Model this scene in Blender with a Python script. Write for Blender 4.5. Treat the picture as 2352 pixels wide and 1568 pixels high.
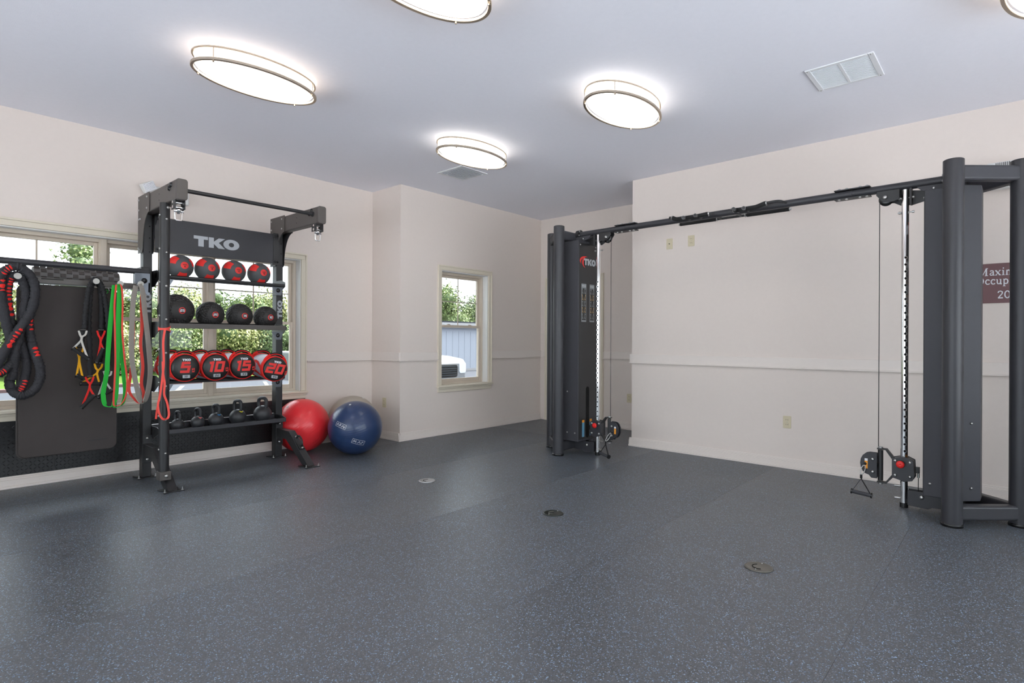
import bpy, bmesh, math, random
from mathutils import Vector, Matrix
random.seed(7)
S = bpy.context.scene
for o in list(bpy.data.objects):
    bpy.data.objects.remove(o, do_unlink=True)
COL = S.collection
pi = math.pi
# ------------------------------------------------------------------ camera
TH, RO, FPX, HY = math.radians(41.662), 0.004887, 1296.0, 780.6
fw = Vector((math.cos(TH), math.sin(TH), 0)); rt = Vector((math.sin(TH), -math.cos(TH), 0)); up = Vector((0, 0, 1))
cx_ = rt * math.cos(RO) + up * math.sin(RO)
cy_ = up * math.cos(RO) - rt * math.sin(RO)
cd = bpy.data.cameras.new('camera'); cam = bpy.data.objects.new('camera', cd); COL.objects.link(cam)
cam.matrix_world = Matrix(((cx_.x, cy_.x, -fw.x, 0), (cx_.y, cy_.y, -fw.y, 0), (cx_.z, cy_.z, -fw.z, 1.2), (0, 0, 0, 1)))
cd.sensor_width = 36.0; cd.lens = 36.0 * FPX / 2352.0; cd.shift_y = (HY - 784.0) / 2352.0
cd.clip_start = 0.05; cd.clip_end = 300
S.camera = cam
# ------------------------------------------------------------------ sky, sun, exposure
W = bpy.data.worlds.new('overcast_sky'); S.world = W; W.use_nodes = True
bg = W.node_tree.nodes['Background']; bg.inputs[0].default_value = (0.86, 0.92, 1.0, 1); bg.inputs[1].default_value = 1.3
sd = bpy.data.lights.new('sun', 'SUN'); sd.energy = 9.0; sd.angle = math.radians(6); sd.color = (1.0, 0.97, 0.93)
sun = bpy.data.objects.new('sun', sd); COL.objects.link(sun)
sun.rotation_euler = Vector((-0.62, 0.0, -1.0)).to_track_quat('-Z', 'Y').to_euler()
LAMP = 1.5
S.view_settings.view_transform = 'Standard'; S.view_settings.look = 'None'
S.view_settings.gamma = 1.0; S.view_settings.use_curve_mapping = False
S.view_settings.exposure = 1.72
# ------------------------------------------------------------------ helpers
ABS = {}
def V(*a): return Vector(a)
class MB:
    def __init__(s): s.v = []; s.f = []; s.sm = []
    def add(s, vs, fs, smooth=False):
        n = len(s.v); s.v += [tuple(p) for p in vs]
        for f in fs: s.f.append(tuple(i + n for i in f)); s.sm.append(smooth)
        return s
    def box(s, x0, x1, y0, y1, z0, z1):
        return s.add([(x0,y0,z0),(x1,y0,z0),(x1,y1,z0),(x0,y1,z0),(x0,y0,z1),(x1,y0,z1),(x1,y1,z1),(x0,y1,z1)],
                     [(0,3,2,1),(4,5,6,7),(0,1,5,4),(1,2,6,5),(2,3,7,6),(3,0,4,7)])
    def obox(s, c, sz, R=None):
        hx, hy, hz = sz[0]/2, sz[1]/2, sz[2]/2; c = Vector(c); R = R or Matrix.Identity(3)
        vs = [c + R @ Vector(p) for p in [(-hx,-hy,-hz),(hx,-hy,-hz),(hx,hy,-hz),(-hx,hy,-hz),(-hx,-hy,hz),(hx,-hy,hz),(hx,hy,hz),(-hx,hy,hz)]]
        return s.add(vs, [(0,3,2,1),(4,5,6,7),(0,1,5,4),(1,2,6,5),(2,3,7,6),(3,0,4,7)])
    def beam(s, p0, p1, w, h, upv=(0,0,1)):
        p0, p1 = Vector(p0), Vector(p1); d = (p1 - p0); L = d.length; d.normalize()
        side = d.cross(Vector(upv)).normalized(); u = side.cross(d)
        R = Matrix((d, side, u)).transposed()
        return s.obox((p0 + p1) / 2, (L, w, h), R)
    def cyl(s, p0, p1, r, seg=18, r2=None, caps=True):
        p0, p1 = Vector(p0), Vector(p1); d = (p1 - p0).normalized(); r2 = r if r2 is None else r2
        a = d.orthogonal().normalized(); b = d.cross(a)
        vs = []
        for (p, q) in ((p0, r), (p1, r2)):
            vs += [p + (a * math.cos(2*pi*i/seg) + b * math.sin(2*pi*i/seg)) * q for i in range(seg)]
        s.add(vs, [(i, (i+1) % seg, seg + (i+1) % seg, seg + i) for i in range(seg)], True)
        if caps:
            s.add(vs[:seg], [tuple(reversed(range(seg)))]); s.add(vs[seg:], [tuple(range(seg))])
        return s
    def tube(s, pts, r, seg=10, closed=False, rf=None, caps=True):
        pts = [Vector(p) for p in pts]; n = len(pts); vs = []; prev = None
        for i, p in enumerate(pts):
            if closed: t = pts[(i+1) % n] - pts[i-1]
            else: t = pts[min(i+1, n-1)] - pts[max(i-1, 0)]
            t.normalize()
            if prev is None: a = t.orthogonal().normalized()
            else:
                a = prev - t * prev.dot(t)
                a = a.normalized() if a.length > 1e-6 else t.orthogonal().normalized()
            prev = a; b = t.cross(a); rr = r * (rf(i) if rf else 1)
            vs += [p + (a * math.cos(2*pi*k/seg) + b * math.sin(2*pi*k/seg)) * rr for k in range(seg)]
        fs = []
        for i in range(n if closed else n - 1):
            j = (i + 1) % n
            fs += [(i*seg+k, i*seg+(k+1) % seg, j*seg+(k+1) % seg, j*seg+k) for k in range(seg)]
        s.add(vs, fs, True)
        if not closed and caps:
            s.add(vs[:seg], [tuple(reversed(range(seg)))]); s.add(vs[-seg:], [tuple(range(seg))])
        return s
    def lathe(s, prof, c, seg=28, R=None, smooth=True):
        c = Vector(c); R = R or Matrix.Identity(3); vs = []
        for (r, z) in prof:
            vs += [c + R @ Vector((r*math.cos(2*pi*k/seg), r*math.sin(2*pi*k/seg), z)) for k in range(seg)]
        fs = [(i*seg+k, i*seg+(k+1) % seg, (i+1)*seg+(k+1) % seg, (i+1)*seg+k) for i in range(len(prof)-1) for k in range(seg)]
        s.add(vs, fs, smooth)
        if prof[0][0] > 1e-5: s.add(vs[:seg], [tuple(reversed(range(seg)))])
        if prof[-1][0] > 1e-5: s.add(vs[-seg:], [tuple(range(seg))])
        return s
    def sphere(s, c, r, seg=24, rings=14, sc=(1,1,1)):
        c = Vector(c); vs = []; fs = []
        for i in range(rings + 1):
            a = pi * i / rings
            for k in range(seg):
                b = 2*pi*k/seg
                vs.append(c + Vector((r*sc[0]*math.sin(a)*math.cos(b), r*sc[1]*math.sin(a)*math.sin(b), r*sc[2]*math.cos(a))))
        for i in range(rings):
            for k in range(seg):
                fs.append((i*seg+k, (i+1)*seg+k, (i+1)*seg+(k+1) % seg, i*seg+(k+1) % seg))
        return s.add(vs, fs, True)
    def prism(s, poly, o, u, v, w):
        """2D outline in plane o+u,v extruded along w"""
        o, u, v, w = Vector(o), Vector(u), Vector(v), Vector(w); n = len(poly)
        a = [o + u*p[0] + v*p[1] for p in poly]; b = [q + w for q in a]
        s.add(a + b, [tuple(range(n)), tuple(reversed(range(n, 2*n)))] + [(i, n+i, n+(i+1) % n, (i+1) % n) for i in range(n)])
        return s
    def ring(s, rx0, ry0, rx1, ry1, o, u, v, w, seg=28):
        """flat elliptical ring with thickness w"""
        o, u, v, w = Vector(o), Vector(u), Vector(v), Vector(w); vs = []
        for (rx, ry, off) in ((rx0, ry0, 0), (rx1, ry1, 0), (rx1, ry1, 1), (rx0, ry0, 1)):
            vs += [o + u*rx*math.cos(2*pi*k/seg) + v*ry*math.sin(2*pi*k/seg) + w*off for k in range(seg)]
        fs = [(i*seg+k, i*seg+(k+1) % seg, ((i+1) % 4)*seg+(k+1) % seg, ((i+1) % 4)*seg+k) for i in range(4) for k in range(seg)]
        return s.add(vs, fs)
    def build(s, name, mat, parent=None, bevel=0, seg=2, fix=True):
        me = bpy.data.meshes.new(name)
        lo = Vector([min(p[i] for p in s.v) for i in range(3)]); hi = Vector([max(p[i] for p in s.v) for i in range(3)])
        c = (lo + hi) / 2
        if parent is None: c = Vector((c.x, c.y, lo.z))
        me.from_pydata([tuple(Vector(p) - c) for p in s.v], [], s.f)
        for p, q in zip(me.polygons, s.sm): p.use_smooth = q
        if fix:
            bm = bmesh.new(); bm.from_mesh(me); bmesh.ops.recalc_face_normals(bm, faces=bm.faces); bm.to_mesh(me); bm.free()
        me.materials.append(mat); me.update()
        o = bpy.data.objects.new(name, me); COL.objects.link(o)
        put(o, c, parent)
        if bevel:
            m = o.modifiers.new('bevel', 'BEVEL'); m.width = bevel; m.segments = seg; m.limit_method = 'ANGLE'; m.angle_limit = math.radians(40)
            m.harden_normals = False
        return o
def put(o, c, parent):
    ABS[o.name] = Vector(c)
    if parent is not None:
        o.parent = parent; o.location = Vector(c) - ABS[parent.name]
    else: o.location = Vector(c)
def tag(o, label, cat, group=None, kind=None):
    o['label'] = label
    if cat: o['category'] = cat
    if group: o['group'] = group
    if kind: o['kind'] = kind
    return o
def thing(name, label, cat, loc=(0,0,0), group=None, kind=None, local=False, rotz=0):
    o = bpy.data.objects.new(name, None); COL.objects.link(o); o.empty_display_size = .1
    o.location = loc; o.rotation_euler = (0, 0, rotz)
    ABS[o.name] = Vector((0, 0, 0)) if local else Vector(loc)
    return tag(o, label, cat, group, kind)
def inst(src_me, name, c, parent, rot=None, scale=None):
    """object that shares mesh data"""
    o = bpy.data.objects.new(name, src_me); COL.objects.link(o); put(o, c, parent)
    if rot is not None:
        o.rotation_mode = 'QUATERNION'; o.rotation_quaternion = rot
    if scale: o.scale = scale
    return o
def mesh_only(mb, name, mat):
    me = bpy.data.meshes.new(name); me.from_pydata(mb.v, [], mb.f)
    for p, q in zip(me.polygons, mb.sm): p.use_smooth = q
    bm = bmesh.new(); bm.from_mesh(me); bmesh.ops.recalc_face_normals(bm, faces=bm.faces); bm.to_mesh(me); bm.free()
    me.materials.append(mat); return me
def spline(pts, n=8, closed=False):
    P = [Vector(p) for p in pts]; out = []; N = len(P)
    for i in range(N if closed else N - 1):
        if closed: a, b, c, d = P[i-1], P[i], P[(i+1) % N], P[(i+2) % N]
        else: a, b, c, d = P[max(i-1, 0)], P[i], P[i+1], P[min(i+2, N-1)]
        for k in range(n):
            t = k / n
            out.append(0.5*((2*b) + (c-a)*t + (2*a-5*b+4*c-d)*t*t + (3*b-a-3*c+d)*t**3))
    if not closed: out.append(P[-1])
    return out
def rrect(w, h, r, n=5, cx=0, cy=0):
    out = []
    for (sx, sy, a0) in ((1,1,0),(-1,1,.5),(-1,-1,1),(1,-1,1.5)):
        for k in range(n + 1):
            a = (a0 + .5*k/n) * pi
            out.append((cx + sx*(w/2-r) + r*math.cos(a), cy + sy*(h/2-r) + r*math.sin(a)))
    return out
# ------------------------------------------------------------------ materials
def mat(name, col, rough=.5, metal=0.0, spec=.5, var=0.0, vs=30.0, bump=0.0, bs=200.0, coat=0.0, alpha=None, sheen=0.0):
    m = bpy.data.materials.new(name); m.use_nodes = True; nt = m.node_tree; b = nt.nodes['Principled BSDF']
    b.inputs['Roughness'].default_value = rough; b.inputs['Metallic'].default_value = metal
    b.inputs['Specular IOR Level'].default_value = spec; b.inputs['Coat Weight'].default_value = coat
    b.inputs['Sheen Weight'].default_value = sheen
    tc = nt.nodes.new('ShaderNodeTexCoord')
    nz = nt.nodes.new('ShaderNodeTexNoise'); nz.inputs['Scale'].default_value = vs; nz.inputs['Detail'].default_value = 4
    nt.links.new(tc.outputs['Object'], nz.inputs['Vector'])
    mx = nt.nodes.new('ShaderNodeMixRGB'); mx.blend_type = 'MIX'
    v = max(var, .02)
    mx.inputs[1].default_value = (*[c*(1-v) for c in col], 1); mx.inputs[2].default_value = (*[min(1, c*(1+v)) for c in col], 1)
    nt.links.new(nz.outputs['Fac'], mx.inputs[0]); nt.links.new(mx.outputs[0], b.inputs['Base Color'])
    if bump:
        n2 = nt.nodes.new('ShaderNodeTexNoise'); n2.inputs['Scale'].default_value = bs; n2.inputs['Detail'].default_value = 3
        nt.links.new(tc.outputs['Object'], n2.inputs['Vector'])
        bp = nt.nodes.new('ShaderNodeBump'); bp.inputs['Strength'].default_value = bump; bp.inputs['Distance'].default_value = .004
        nt.links.new(n2.outputs['Fac'], bp.inputs['Height']); nt.links.new(bp.outputs[0], b.inputs['Normal'])
    return m
M = {}
M['wall'] = mat('wall_paint', (.785, .70, .645), .75, spec=.2, var=.01, bump=.08, bs=120)
M['ceiling'] = mat('ceiling_paint', (.885, .885, .955), .85, spec=.15, var=.01, bump=.15, bs=160)
M['trim'] = mat('painted_trim', (.80, .725, .675), .5, spec=.35, var=.01)
M['cream'] = mat('cream_casing', (.76, .69, .57), .5, spec=.35, var=.02)
M['vinyl'] = mat('tan_window_vinyl', (.66, .57, .47), .5, spec=.35, var=.02)
M['reveal'] = mat('white_reveal', (.80, .79, .77), .6, spec=.3)
M['black'] = mat('black_powder_coat', (.022, .022, .024), .42, spec=.5, var=.06, bump=.1, bs=900)
M['blackgloss'] = mat('black_gloss_plastic', (.015, .015, .016), .25, spec=.5)
M['grey_steel'] = mat('graphite_powder_coat', (.040, .040, .046), .36, spec=.4, var=.05, bump=.1, bs=900)
M['shroud'] = mat('graphite_shroud', (.054, .054, .062), .5, spec=.28, var=.05, bump=.1, bs=900)
M['gun'] = mat('gunmetal_sheet', (.085, .075, .07), .45, spec=.5, var=.05)
M['chrome'] = mat('chrome', (.82, .82, .83), .12, metal=1.0)
M['steel'] = mat('zinc_steel', (.50, .50, .49), .34, metal=1.0)
M['nickel'] = mat('brushed_bronze_nickel', (.66, .56, .45), .32, metal=1.0)
M['silver'] = mat('silver_print', (.42, .44, .47), .45, spec=.4)
M['red'] = mat('red_plastic', (.80, .018, .015), .35, spec=.5)
M['redprint'] = mat('red_print', (.78, .035, .03), .5, spec=.4)
M['redfabric'] = mat('red_webbing', (.78, .03, .025), .8, spec=.2, bump=.3, bs=600)
M['coral'] = mat('coral_latex', (.86, .09, .07), .55, spec=.3)
M['green'] = mat('green_latex', (.03, .50, .06), .5, spec=.3, var=.05)
M['greyband'] = mat('grey_latex', (.33, .30, .27), .55, spec=.3, var=.05)
M['whitefabric'] = mat('pale_webbing', (.62, .60, .56), .8, spec=.2)
M['yellow'] = mat('yellow_webbing', (.85, .42, .02), .7, spec=.2)
M['sleeve'] = mat('black_sleeve_fabric', (.02, .02, .022), .75, spec=.25, bump=.4, bs=300)
M['ropeblack'] = mat('black_rope_sleeve', (.028, .028, .033), .7, spec=.3, var=.2, vs=60, bump=.6, bs=120)
M['rubber'] = mat('black_moulded_rubber', (.024, .023, .023), .5, spec=.4, var=.1)
M['medgrey'] = mat('grey_ball_rubber', (.085, .09, .095), .6, spec=.35, bump=.35, bs=350)
M['matfoam'] = mat('charcoal_foam_mat', (.058, .050, .048), .75, spec=.25, var=.08, vs=8, bump=.25, bs=500)
M['painted_sheen'] = mat('painted_sheen_steel', (.16, .175, .20), .32, metal=.7)  # reflected sky put into the base colour: paler and bluer than the black frame
M['rollerfoam'] = mat('grey_roller_foam', (.11, .105, .105), .6, spec=.4)
M['hookcap'] = mat('pale_hook_cap', (.46, .45, .42), .5, spec=.3)
M['endplug'] = mat('grey_end_plug', (.20, .20, .205), .45, spec=.5)
M['foamgrip'] = mat('black_foam_grip', (.022, .022, .023), .8, spec=.2, bump=.3, bs=700)
M['iron'] = mat('black_cast_iron', (.028, .029, .033), .42, spec=.5, bump=.2, bs=500)
M['plate'] = mat('black_tread_plate', (.012, .012, .014), .38, spec=.5)
M['ballred'] = mat('red_gym_ball_vinyl', (.88, .035, .045), .32, spec=.5, coat=.15)
M['ballblue'] = mat('navy_gym_ball_vinyl', (.022, .045, .12), .3, spec=.5, coat=.15)
M['ballgrey'] = mat('silver_grey_gym_ball_vinyl', (.42, .37, .31), .4, spec=.5)
M['whiteprint'] = mat('white_print', (.75, .76, .80), .5)
M['ivory'] = mat('ivory_plastic', (.66, .58, .41), .4, spec=.4)
M['ivorydark'] = mat('outlet_slot', (.10, .08, .05), .6)
M['whiteplastic'] = mat('white_plastic', (.74, .74, .73), .45, spec=.4)
M['prism'] = mat('prismatic_lens', (.80, .80, .84), .12, spec=.8)
M['dark'] = mat('dark_void', (.006, .006, .006), .7, spec=.2)
M['vent'] = mat('white_vent_enamel', (.80, .81, .84), .45, spec=.4)
M['ventmesh'] = mat('pale_filter_mesh', (.74, .79, .86), .7, spec=.2, var=.08, vs=400)
M['maroon'] = mat('maroon_sign_plastic', (.19, .10, .105), .45, spec=.4)
M['orange'] = mat('orange_sticker', (.85, .32, .02), .5)
M['bluest'] = mat('blue_sticker', (.12, .30, .44), .5)
M['placard'] = mat('grey_placard', (.26, .28, .29), .5)
M['tan_print'] = mat('tan_figure_print', (.50, .33, .15), .6)
M['whitebag'] = mat('pale_blue_grey_bag_vinyl', (.55, .58, .66), .45, spec=.4)
M['bagblack'] = mat('black_bag_vinyl', (.016, .016, .016), .38, spec=.5, bump=.5, bs=40)
M['cover_steel'] = mat('brushed_steel_cover', (.62, .64, .66), .35, metal=1.0)
M['cover_bronze'] = mat('dull_bronze_cover', (.17, .16, .14), .45, metal=.6)
M['cover_black'] = mat('black_floor_cover', (.02, .024, .02), .3, spec=.5)
M['blue_ring'] = mat('blue_enamel', (.02, .19, .45), .45)
M['yellow_ring'] = mat('yellow_enamel', (.75, .62, .02), .45)
M['pink_ring'] = mat('coral_enamel', (.75, .16, .15), .45)
M['asphalt'] = mat('pale_asphalt', (.046, .050, .061), .9, spec=.1, var=.12, vs=3)
M['concrete'] = mat('bounce_concrete', (.66, .67, .72), .9, spec=.1, var=.05, vs=2)  # kept pale so the added slab throws more light upward
M['stripe'] = mat('white_road_paint', (.10, .10, .105), .8)
M['curb'] = mat('pink_brick_curb', (.10, .058, .056), .9, var=.1, vs=6)
M['grass'] = mat('lawn', (.05, .085, .016), .95, spec=.1, var=.35, vs=2.5)
M['bark'] = mat('bark', (.16, .12, .08), .9)
M['shed'] = mat('blue_grey_siding', (.30, .32, .37), .7, spec=.2)
M['fascia'] = mat('white_fascia', (.28, .275, .285), .6)
M['carpaint'] = mat('white_car_paint', (.14, .145, .155), .25, spec=.5, coat=.5)
M['carglass'] = mat('tinted_windscreen', (.03, .04, .05), .08, spec=.6)
M['lampglass'] = mat('headlamp_lens', (.55, .60, .66), .12, spec=.7)
def leafmat(name, c1, c2):
    m = bpy.data.materials.new(name); m.use_nodes = True; nt = m.node_tree; b = nt.nodes['Principled BSDF']
    b.inputs['Roughness'].default_value = .6; b.inputs['Specular IOR Level'].default_value = .25
    g = nt.nodes.new('ShaderNodeNewGeometry'); r = nt.nodes.new('ShaderNodeValToRGB')
    r.color_ramp.elements[0].color = (*c1, 1); r.color_ramp.elements[1].color = (*c2, 1)
    nt.links.new(g.outputs['Random Per Island'], r.inputs[0]); nt.links.new(r.outputs[0], b.inputs['Base Color'])
    return m
M['leaf1'] = leafmat('leaf_mid_green', (.045, .08, .022), (.20, .25, .085))
M['leaf2'] = leafmat('leaf_yellow_green', (.09, .12, .03), (.28, .28, .11))
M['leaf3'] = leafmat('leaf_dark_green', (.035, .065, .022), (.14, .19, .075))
def emit(name, col, st):
    m = bpy.data.materials.new(name); m.use_nodes = True; nt = m.node_tree; nt.nodes.remove(nt.nodes['Principled BSDF'])
    e = nt.nodes.new('ShaderNodeEmission'); e.inputs[0].default_value = (*col, 1); e.inputs[1].default_value = st
    nt.links.new(e.outputs[0], nt.nodes['Material Output'].inputs[0]); return m
M['diff_neutral'] = emit('lit_acrylic_neutral', (1.0, .965, .90), LAMP)
M['diff_warm'] = emit('lit_acrylic_warm', (1.0, .86, .72), LAMP)
def glassmat():
    m = bpy.data.materials.new('window_glass'); m.use_nodes = True; nt = m.node_tree; nt.nodes.remove(nt.nodes['Principled BSDF'])
    t = nt.nodes.new('ShaderNodeBsdfTransparent'); t.inputs[0].default_value = (.95, .97, .96, 1)
    g = nt.nodes.new('ShaderNodeBsdfGlossy'); g.inputs['Roughness'].default_value = .02
    fr = nt.nodes.new('ShaderNodeFresnel'); fr.inputs[0].default_value = 1.35
    mx = nt.nodes.new('ShaderNodeMixShader')
    nt.links.new(fr.outputs[0], mx.inputs[0]); nt.links.new(t.outputs[0], mx.inputs[1]); nt.links.new(g.outputs[0], mx.inputs[2])
    nt.links.new(mx.outputs[0], nt.nodes['Material Output'].inputs[0]); return m
M['glass'] = glassmat()
def floormat(name, tint, r0, r1):
    m = bpy.data.materials.new(name); m.use_nodes = True; nt = m.node_tree; b = nt.nodes['Principled BSDF']
    b.inputs['Specular IOR Level'].default_value = 1.0
    tc = nt.nodes.new('ShaderNodeTexCoord'); mp = nt.nodes.new('ShaderNodeNewGeometry')
    vo = nt.nodes.new('ShaderNodeTexVoronoi'); vo.inputs['Scale'].default_value = 255
    nt.links.new(mp.outputs['Position'], vo.inputs['Vector'])
    r = nt.nodes.new('ShaderNodeValToRGB'); e = r.color_ramp; e.interpolation = 'CONSTANT'
    base = [c*tint for c in (.066, .071, .081)]
    e.elements[0].position = 0; e.elements[0].color = (*base, 1)
    for pos, c in ((.42, (.043, .046, .053)), (.66, (.083, .089, .100)), (.80, (.041, .046, .057)), (.875, (.12, .21, .34)), (.915, (.22, .34, .48)), (.945, (.17, .17, .17)), (.975, (.07, .07, .075))):
        q = e.elements.new(pos); q.color = (*[x*tint for x in c], 1)
    e.elements[-1].color = (*base, 1)
    sp = nt.nodes.new('ShaderNodeSeparateColor'); nt.links.new(vo.outputs['Color'], sp.inputs[0])
    nt.links.new(sp.outputs[0], r.inputs[0]); nt.links.new(r.outputs[0], b.inputs['Base Color'])
    nz = nt.nodes.new('ShaderNodeTexNoise'); nz.inputs['Scale'].default_value = 1.6; nz.inputs['Detail'].default_value = 5
    nt.links.new(mp.outputs['Position'], nz.inputs['Vector'])
    mr = nt.nodes.new('ShaderNodeMapRange'); mr.inputs[3].default_value = r0; mr.inputs[4].default_value = r1
    nt.links.new(nz.outputs['Fac'], mr.inputs[0]); nt.links.new(mr.outputs[0], b.inputs['Roughness'])
    n2 = nt.nodes.new('ShaderNodeTexNoise'); n2.inputs['Scale'].default_value = 240
    nt.links.new(mp.outputs['Position'], n2.inputs['Vector'])
    bp = nt.nodes.new('ShaderNodeBump'); bp.inputs['Strength'].default_value = .2; bp.inputs['Distance'].default_value = .002
    nt.links.new(n2.outputs['Fac'], bp.inputs['Height']); nt.links.new(bp.outputs[0], b.inputs['Normal'])
    return m
M['floor_a'] = floormat('flecked_rubber', 1.12, .43, .53)
M['floor_b'] = floormat('flecked_rubber_smoother', 1.08, .36, .46)
M['screed'] = mat('floor_screed', (.05, .05, .05), .9)
# ------------------------------------------------------------------ shared small hardware
_b = MB(); _b.lathe([(1, 0), (1, .35), (.75, .7), (.35, .85), (0, .88)], (0,0,0), 10)
BOLT = mesh_only(_b, 'bolt', M['steel'])
_b = MB(); _b.lathe([(1.25, 0), (1.25, .12), (1, .12), (1, .5), (.75, .8), (0, .85)], (0,0,0), 10)
BOLTK = mesh_only(_b, 'bolt_black', M['blackgloss'])
def bolts(root, pts, d, r=.009, me=None, name='bolt'):
    q = Vector(d).to_track_quat('Z', 'Y')
    for p in pts: inst(me or BOLT, name, p, root, q, (r, r, r))
# ------------------------------------------------------------------ lettering (outlines with their own thickness)
def stroke(mb, pts, w, f, closed=False):
    """mitred 2D stroke mapped by f(x,y,layer) -> 3D point"""
    n = len(pts); L = []; R = []
    for i in range(n):
        p = Vector(pts[i])
        a = Vector(pts[i-1]) if (i > 0 or closed) else None
        b = Vector(pts[(i+1) % n]) if (i < n-1 or closed) else None
        d1 = (p - a).normalized() if a is not None else None
        d2 = (b - p).normalized() if b is not None else None
        if d1 is None: d1 = d2
        if d2 is None: d2 = d1
        n1 = Vector((-d1.y, d1.x)); n2 = Vector((-d2.y, d2.x)); m = (n1 + n2)
        if m.length < 1e-4: m = n1.copy()
        m.normalize(); k = w/2 / max(.35, m.dot(n1))
        L.append(p + m*k); R.append(p - m*k)
    for i in range(n if closed else n-1):
        j = (i+1) % n; q = [L[i], R[i], R[j], L[j]]
        vs = [f(v.x, v.y, 0) for v in q] + [f(v.x, v.y, 1) for v in q]
        mb.add(vs, [(0,1,2,3),(7,6,5,4),(0,4,5,1),(1,5,6,2),(2,6,7,3),(3,7,4,0)])
def oval(rx, ry, cx, cy, n=18): return [(cx + rx*math.cos(2*pi*k/n), cy + ry*math.sin(2*pi*k/n)) for k in range(n)]
def tko(mb, f):
    """heavy TKO letters, height 1, width 3.3"""
    def poly(p):
        n = len(p); mb.add([f(x, y, 0) for x, y in p] + [f(x, y, 1) for x, y in p],
            [tuple(range(n)), tuple(reversed(range(n, 2*n)))] + [(i, n+i, n+(i+1) % n, (i+1) % n) for i in range(n)])
    poly([(0,1),(1.0,1),(1.0,.70),(.70,.70),(.70,0),(.32,0),(.32,.70),(0,.70)])
    poly([(1.06,1),(1.42,1),(1.42,.62),(1.78,1),(2.24,1),(1.78,.55),(2.24,0),(1.76,0),(1.42,.40),(1.42,0),(1.06,0)])
    n = 26; vs = []
    for (rx, ry) in ((.60, .52), (.20, .22)):
        for l in (0, 1): vs += [f(2.72 + rx*math.cos(2*pi*k/n), .5 + ry*math.sin(2*pi*k/n), l) for k in range(n)]
    fs = []
    for k in range(n):
        j = (k+1) % n; fs += [(k, j, 2*n+j, 2*n+k), (n+k, 3*n+k, 3*n+j, n+j), (k, n+k, n+j, j), (2*n+k, 2*n+j, 3*n+j, 3*n+k)]
    mb.add(vs, fs)
DIG = {'0': [([(.12,.1),(.12,.9),(.72,.9),(.72,.1)], True)], '1': [([(.08,.86),(.36,.9),(.36,0)], False)],
 '2': [([(.05,.9),(.72,.9),(.72,.52),(.1,.5),(.1,.1),(.78,.1)], False)], '3': [([(.05,.9),(.7,.9),(.7,.1),(.05,.1)], False), ([(.2,.5),(.7,.5)], False)],
 '4': [([(.1,1),(.1,.45),(.78,.45)], False), ([(.6,1),(.6,0)], False)], '5': [([(.75,.9),(.13,.9),(.13,.55),(.72,.55),(.72,.1),(.03,.1)], False)],
 '6': [([(.7,.9),(.12,.9),(.12,.1),(.7,.1),(.7,.5),(.12,.5)], False)], '8': [([(.12,.1),(.12,.9),(.7,.9),(.7,.1)], True), ([(.12,.5),(.7,.5)], False)],
 'K': [([(.12,0),(.12,1)], False), ([(.75,1),(.15,.5),(.75,0)], False)], 'G': [([(.72,.9),(.12,.9),(.12,.1),(.7,.1),(.7,.5),(.42,.5)], False)],
 'T': [([(0,.9),(.8,.9)], False), ([(.4,.9),(.4,0)], False)], 'O': [([(.12,.1),(.12,.9),(.75,.9),(.75,.1)], True)],
 'L': [([(.12,1),(.12,.1),(.7,.1)], False)], 'B': [([(.12,.1),(.12,.9),(.65,.9),(.65,.1)], True), ([(.12,.5),(.65,.5)], False)]}
def digits(mb, txt, f, w=.2, shear=.18, adv=.95):
    x = 0; k = 0
    for ch in txt:
        for pts, cl in DIG[ch]:
            k += 1; stroke(mb, [(x + a + b*shear, b) for a, b in pts], w, lambda p, q, l, k=k: f(p, q, l + .12*(k % 4)), cl)
        x += adv * (.68 if ch == '1' else 1)
    return x
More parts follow.
